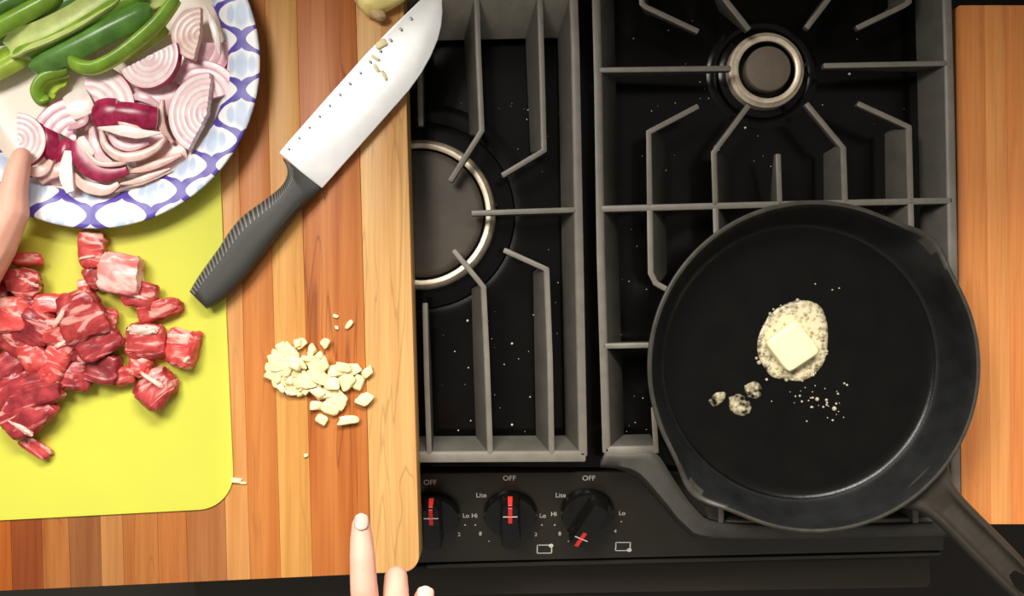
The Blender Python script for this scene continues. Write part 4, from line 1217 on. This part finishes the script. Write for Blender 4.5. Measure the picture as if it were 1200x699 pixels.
# ------------------------------------------------------------------ knife
kn = empty('kitchen_knife', P(350, 205, Z_BOARD))
tag(kn, 'wide santoku kitchen knife with ribbed grey handle lying on the board', 'knife')
kinv = Matrix.Translation(-kn.location)
def kpart(name, me, m, parent=kn):
    if parent is kn: me.transform(kinv)
    return link(name, me, m, parent)
ZB0 = Z_BOARD + 0.0075
blade_px = [(327, 179), (337, 167), (380, 118), (428, 64), (460, 31), (487, 5), (507, -14), (514, -12), (518, 0), (518.5, 14), (517, 30), (513, 46), (505, 65), (494, 85), (479, 106), (440, 150), (400, 195), (377, 221), (352, 201)]
btop = [P(x, y, ZB0 + 0.0022) for x, y in blade_px]
kpart('blade', prism(btop, [Vector((p.x, p.y, ZB0)) for p in btop], 0.0006), M['steel'])
for k in range(13):
    t = k / 12
    x, y = 338.5 + (482 - 338.5) * t, 174.5 + (22 - 174.5) * t
    c = P(x, y, ZB0 + 0.0022)
    d = lathe([(0, 0.0004), (0.0012, 0.0004), (0.0017, 0.0001)], 14)
    d.transform(Matrix.Translation(c) @ Matrix.Rotation(R(-46), 4, 'Z') @ Matrix.Diagonal((1.3, 0.75, 1, 1)))
    kpart('dimple', d, M['dimple'])
ul = [(331, 185), (337, 199), (335, 210), (329, 219), (320, 227), (304, 239), (285, 253), (270, 270), (257, 290), (244, 308), (232, 325), (222, 342)]
lr = [(378, 221), (363, 235), (349, 248), (338, 261), (327, 275), (315, 290), (302, 307), (287, 326), (272, 341), (260, 352), (250, 359), (242, 362)]
ul = catmull([Vector((x, y, 0)) for x, y in ul], 6); lr = catmull([Vector((x, y, 0)) for x, y in lr], 6)
def handle_fn(u, v):
    i = u * (len(ul) - 1); k = min(int(i), len(ul) - 2); f = i - k
    a = ul[k].lerp(ul[k + 1], f); b = lr[k].lerp(lr[k + 1], f)
    s = v * 2 - 1
    q = a.lerp(b, v)
    prof_ = math.sqrt(max(0.0, 1 - abs(s) ** 3.2))
    th = 0.0068 + 0.0028 * math.sin(min(1, u * 1.6) * math.pi / 2)
    if u < 0.1: th *= 0.45 + 5.5 * u
    if u > 0.95: th *= 1 - 0.30 * ((u - 0.95) / 0.05) ** 2
    zc = Z_BOARD + 0.0104
    zt = zc + th * (0.12 + 0.88 * prof_); zb = max(Z_BOARD + 0.0002, zc - th * (0.12 + 0.88 * prof_))
    w = P(q.x, q.y, zt)
    return (w.x, w.y, zt, zb)
handle = kpart('handle', solid_grid(70, 22, handle_fn), M['grip'])
# ribs along the gripping edge: small raised bars, too many to tell apart
bm = bmesh.new()
nr = 40
for k in range(nr):
    u = 0.03 + 0.955 * k / (nr - 1)
    du = 0.0055
    cols_ = []
    for v in (0.0, 0.04, 0.1, 0.18, 0.26):
        a = Vector(handle_fn(u - du, v)[:3]); b = Vector(handle_fn(min(1, u + du), v)[:3])
        up_ = 0.0007
        cols_.append([bm.verts.new(a), bm.verts.new(a + (b - a) * 0.2 + Vector((0, 0, up_))), bm.verts.new(b - (b - a) * 0.2 + Vector((0, 0, up_))), bm.verts.new(b)])
    for c0, c1 in zip(cols_[:-1], cols_[1:]):
        for j in range(3): bm.faces.new((c0[j], c0[j + 1], c1[j + 1], c1[j]))
    bm.faces.new(cols_[0]); bm.faces.new(list(reversed(cols_[-1])))
rib = kpart('grip_ribs', bm_mesh(bm), simple('grip_rib', srgb(122, 119, 114), rough=0.45)); rib['kind'] = 'stuff'
bm = bmesh.new()
for k in range(11):
    u = 0.16 + 0.16 * k / 10
    a = [Vector(handle_fn(u + d, v)[:3]) + Vector((0, 0, 0.0004)) for d, v in ((-0.004, 0.80), (0.004, 0.80), (0.004, 0.90), (-0.004, 0.90))]
    bm.faces.new([bm.verts.new(q) for q in a])
rb2 = kpart('thumb_ribs', bm_mesh(bm), simple('thumb_rib', srgb(78, 76, 70), rough=0.5)); rb2['kind'] = 'stuff'
# garlic left on the blade and the clove at its tip
for i, (x, y, l, w, r_, lb) in enumerate([(446, 52, 13, 8, 30, 'white garlic crumb clinging to the knife edge near its tip'), (440, 68, 9, 4, -30, 'garlic flake on the blade beside the edge crumb'),
                                  (450, 88, 12, 3.5, -62, 'thin wet garlic shred on the middle of the blade'), (441, 80, 9, 4, -60, 'short wet garlic shred between two flakes on the blade')]):
    o = garlic(lb, x, y, l, w, r_, hz=0.002, group='garlic bits on the knife blade', k=i)
    c = P(x, y, ZB0 + 0.0025); o.location = c
cl = empty('garlic_clove', P(455, 4, Z_BOARD + 0.0005))
tag(cl, 'pale yellow garlic clove half in its papery skin at the knife tip', 'garlic')
me = blob(0.050, 0.036, 0.020, 91, cuts=9, power=2.6, skew=0.3, rough=0.05); link('clove_flesh', me, M['clove'], cl, loc=(0, 0.008, 0)).rotation_euler.z = R(20)
me = blob(0.034, 0.013, 0.014, 95, cuts=6, power=2.4, skew=0.3, rough=0.12); link('papery_skin', me, M['papery'], cl, loc=(-0.017, -0.006, 0)).rotation_euler.z = R(-36)

# ------------------------------------------------------------------ hands
def hand(name, label, chains, voxel, nails, origin):
    bm = bmesh.new()
    for ch in chains: chain_spheres(bm, ch)
    me = remeshed(bm, voxel, 6)
    recenter(me, origin)
    o = link(name, me, M['skin'], None, loc=origin, smooth=True)
    tag(o, label, 'hand')
    for (c, d, l, w, nrm) in nails:
        n = 8
        d = d.normalized(); s = nrm.cross(d).normalized(); nrm = d.cross(s).normalized()
        v, f = [], []
        for i in range(n + 1):
            t = i / n * 2 - 1
            ww = w * math.sqrt(max(0.02, 1 - abs(t) ** 3.5))
            for j in range(n + 1):
                q = j / n * 2 - 1
                v.append(c + d * (t * l) + s * (q * ww) - nrm * (0.35 * (q * ww) ** 2 / w) - origin)
        for i in range(n):
            for j in range(n): f.append((i * (n + 1) + j, (i + 1) * (n + 1) + j, (i + 1) * (n + 1) + j + 1, i * (n + 1) + j + 1))
        no = link('fingernail', mesh_from(v, f), M['nail'], o, smooth=True)
        md = no.modifiers.new('t', 'SOLIDIFY'); md.thickness = 0.0007; md.offset = 0
    return o
ZH = 0.26
kh = (CAM_Z - ZH) / F
def H(x, y, dz, rpx): return (P(x, y, ZH + dz), rpx * kh)
palm_r = 15.5
chains = [
    [H(423, 615, -0.006, 11.2), H(423.5, 634, -0.004, 14.2), H(424.5, 655, 0, 15.8), H(426.5, 690, 0.004, 17), H(430, 725, 0.004, 17.5), H(440, 775, 0, 19)],
    [H(464, 678, -0.020, 15.0), H(464, 700, -0.010, 16.5), H(466, 728, 0.006, 17), H(470, 752, 0.010, 17.5), H(478, 786, 0.004, 19)],
    [H(497, 702, -0.026, 13.5), H(498, 720, -0.014, 15.5), H(501, 744, 0.002, 16.5), H(506, 766, 0.006, 17), H(512, 798, 0.002, 18.5)],
    [H(526, 724, -0.028, 12.0), H(528, 744, -0.014, 13.5), H(532, 766, 0.0, 14.5), H(540, 812, -0.002, 17)],
    [H(398, 762, -0.034, 14.0), H(404, 790, -0.026, 16.5), H(420, 828, -0.016, 19), H(452, 876, -0.008, 23)],
    [H(440, 775, 0, 19), H(456, 830, -0.002, 23), H(476, 890, -0.004, 25)], [H(478, 786, 0.004, 19), H(484, 840, 0, 23), H(490, 900, -0.004, 26)],
    [H(512, 798, 0.002, 18.5), H(512, 848, -0.002, 22), H(506, 900, -0.004, 25)], [H(540, 812, -0.002, 17), H(534, 856, -0.004, 20), H(520, 904, -0.006, 24)],
    [H(490, 890, -0.004, 30), H(500, 950, -0.004, 31), H(520, 1060, -0.008, 38), H(545, 1200, -0.016, 46)]]
nails = [(P(423, 612, ZH - 0.006 + 11.0 * kh), Vector((0, 1, -0.25)), 0.0062, 0.0052, Vector((0, 0.2, 1))),
         (P(498, 697, ZH - 0.026 + 13.2 * kh), Vector((0.1, 1, -0.45)), 0.0062, 0.0066, Vector((0.0, 0.4, 1)))]
hand('hand', 'hand with extended index finger pointing up at the bottom of the picture', chains, 0.0013, nails, P(480, 840, ZH))
ZT = ZP_RIM + 0.013
kt = (CAM_Z - ZT) / F
def T(x, y, dz, rpx): return (P(x, y, ZT + dz), rpx * kt)
chains = [
    [T(25.5, 184, -0.002, 11.5), T(20, 202, 0.0, 14.5), T(16, 224, 0.002, 16.2), T(13, 250, 0.004, 20.5), T(-8, 286, 0.006, 27), T(-36, 322, 0.008, 34)],
    [T(-36, 322, 0.008, 34), T(-70, 378, 0.012, 36), T(-130, 470, 0.02, 42), T(-210, 590, 0.03, 50)],
    [T(-8, 286, 0.006, 25), T(-40, 262, 0.006, 22), T(-62, 238, 0.006, 17), T(-66, 208, 0.002, 13), T(-58, 190, -0.006, 11)],
    [T(-36, 310, 0.008, 28), T(-66, 276, 0.008, 22), T(-88, 246, 0.006, 17), T(-94, 212, 0.002, 13), T(-86, 190, -0.006, 11)],
    [T(-46, 322, 0.008, 28), T(-84, 292, 0.008, 21), T(-112, 262, 0.004, 16), T(-118, 230, 0.0, 12.5), T(-110, 208, -0.006, 11)],
    [T(-56, 336, 0.008, 28), T(-98, 312, 0.006, 20), T(-130, 286, 0.002, 14), T(-138, 262, -0.002, 11), T(-132, 244, -0.006, 10)]]
hand('hand.001', 'hand with thumb on the plate rim at the left edge', chains, 0.0014, [], P(-20, 290, ZT))
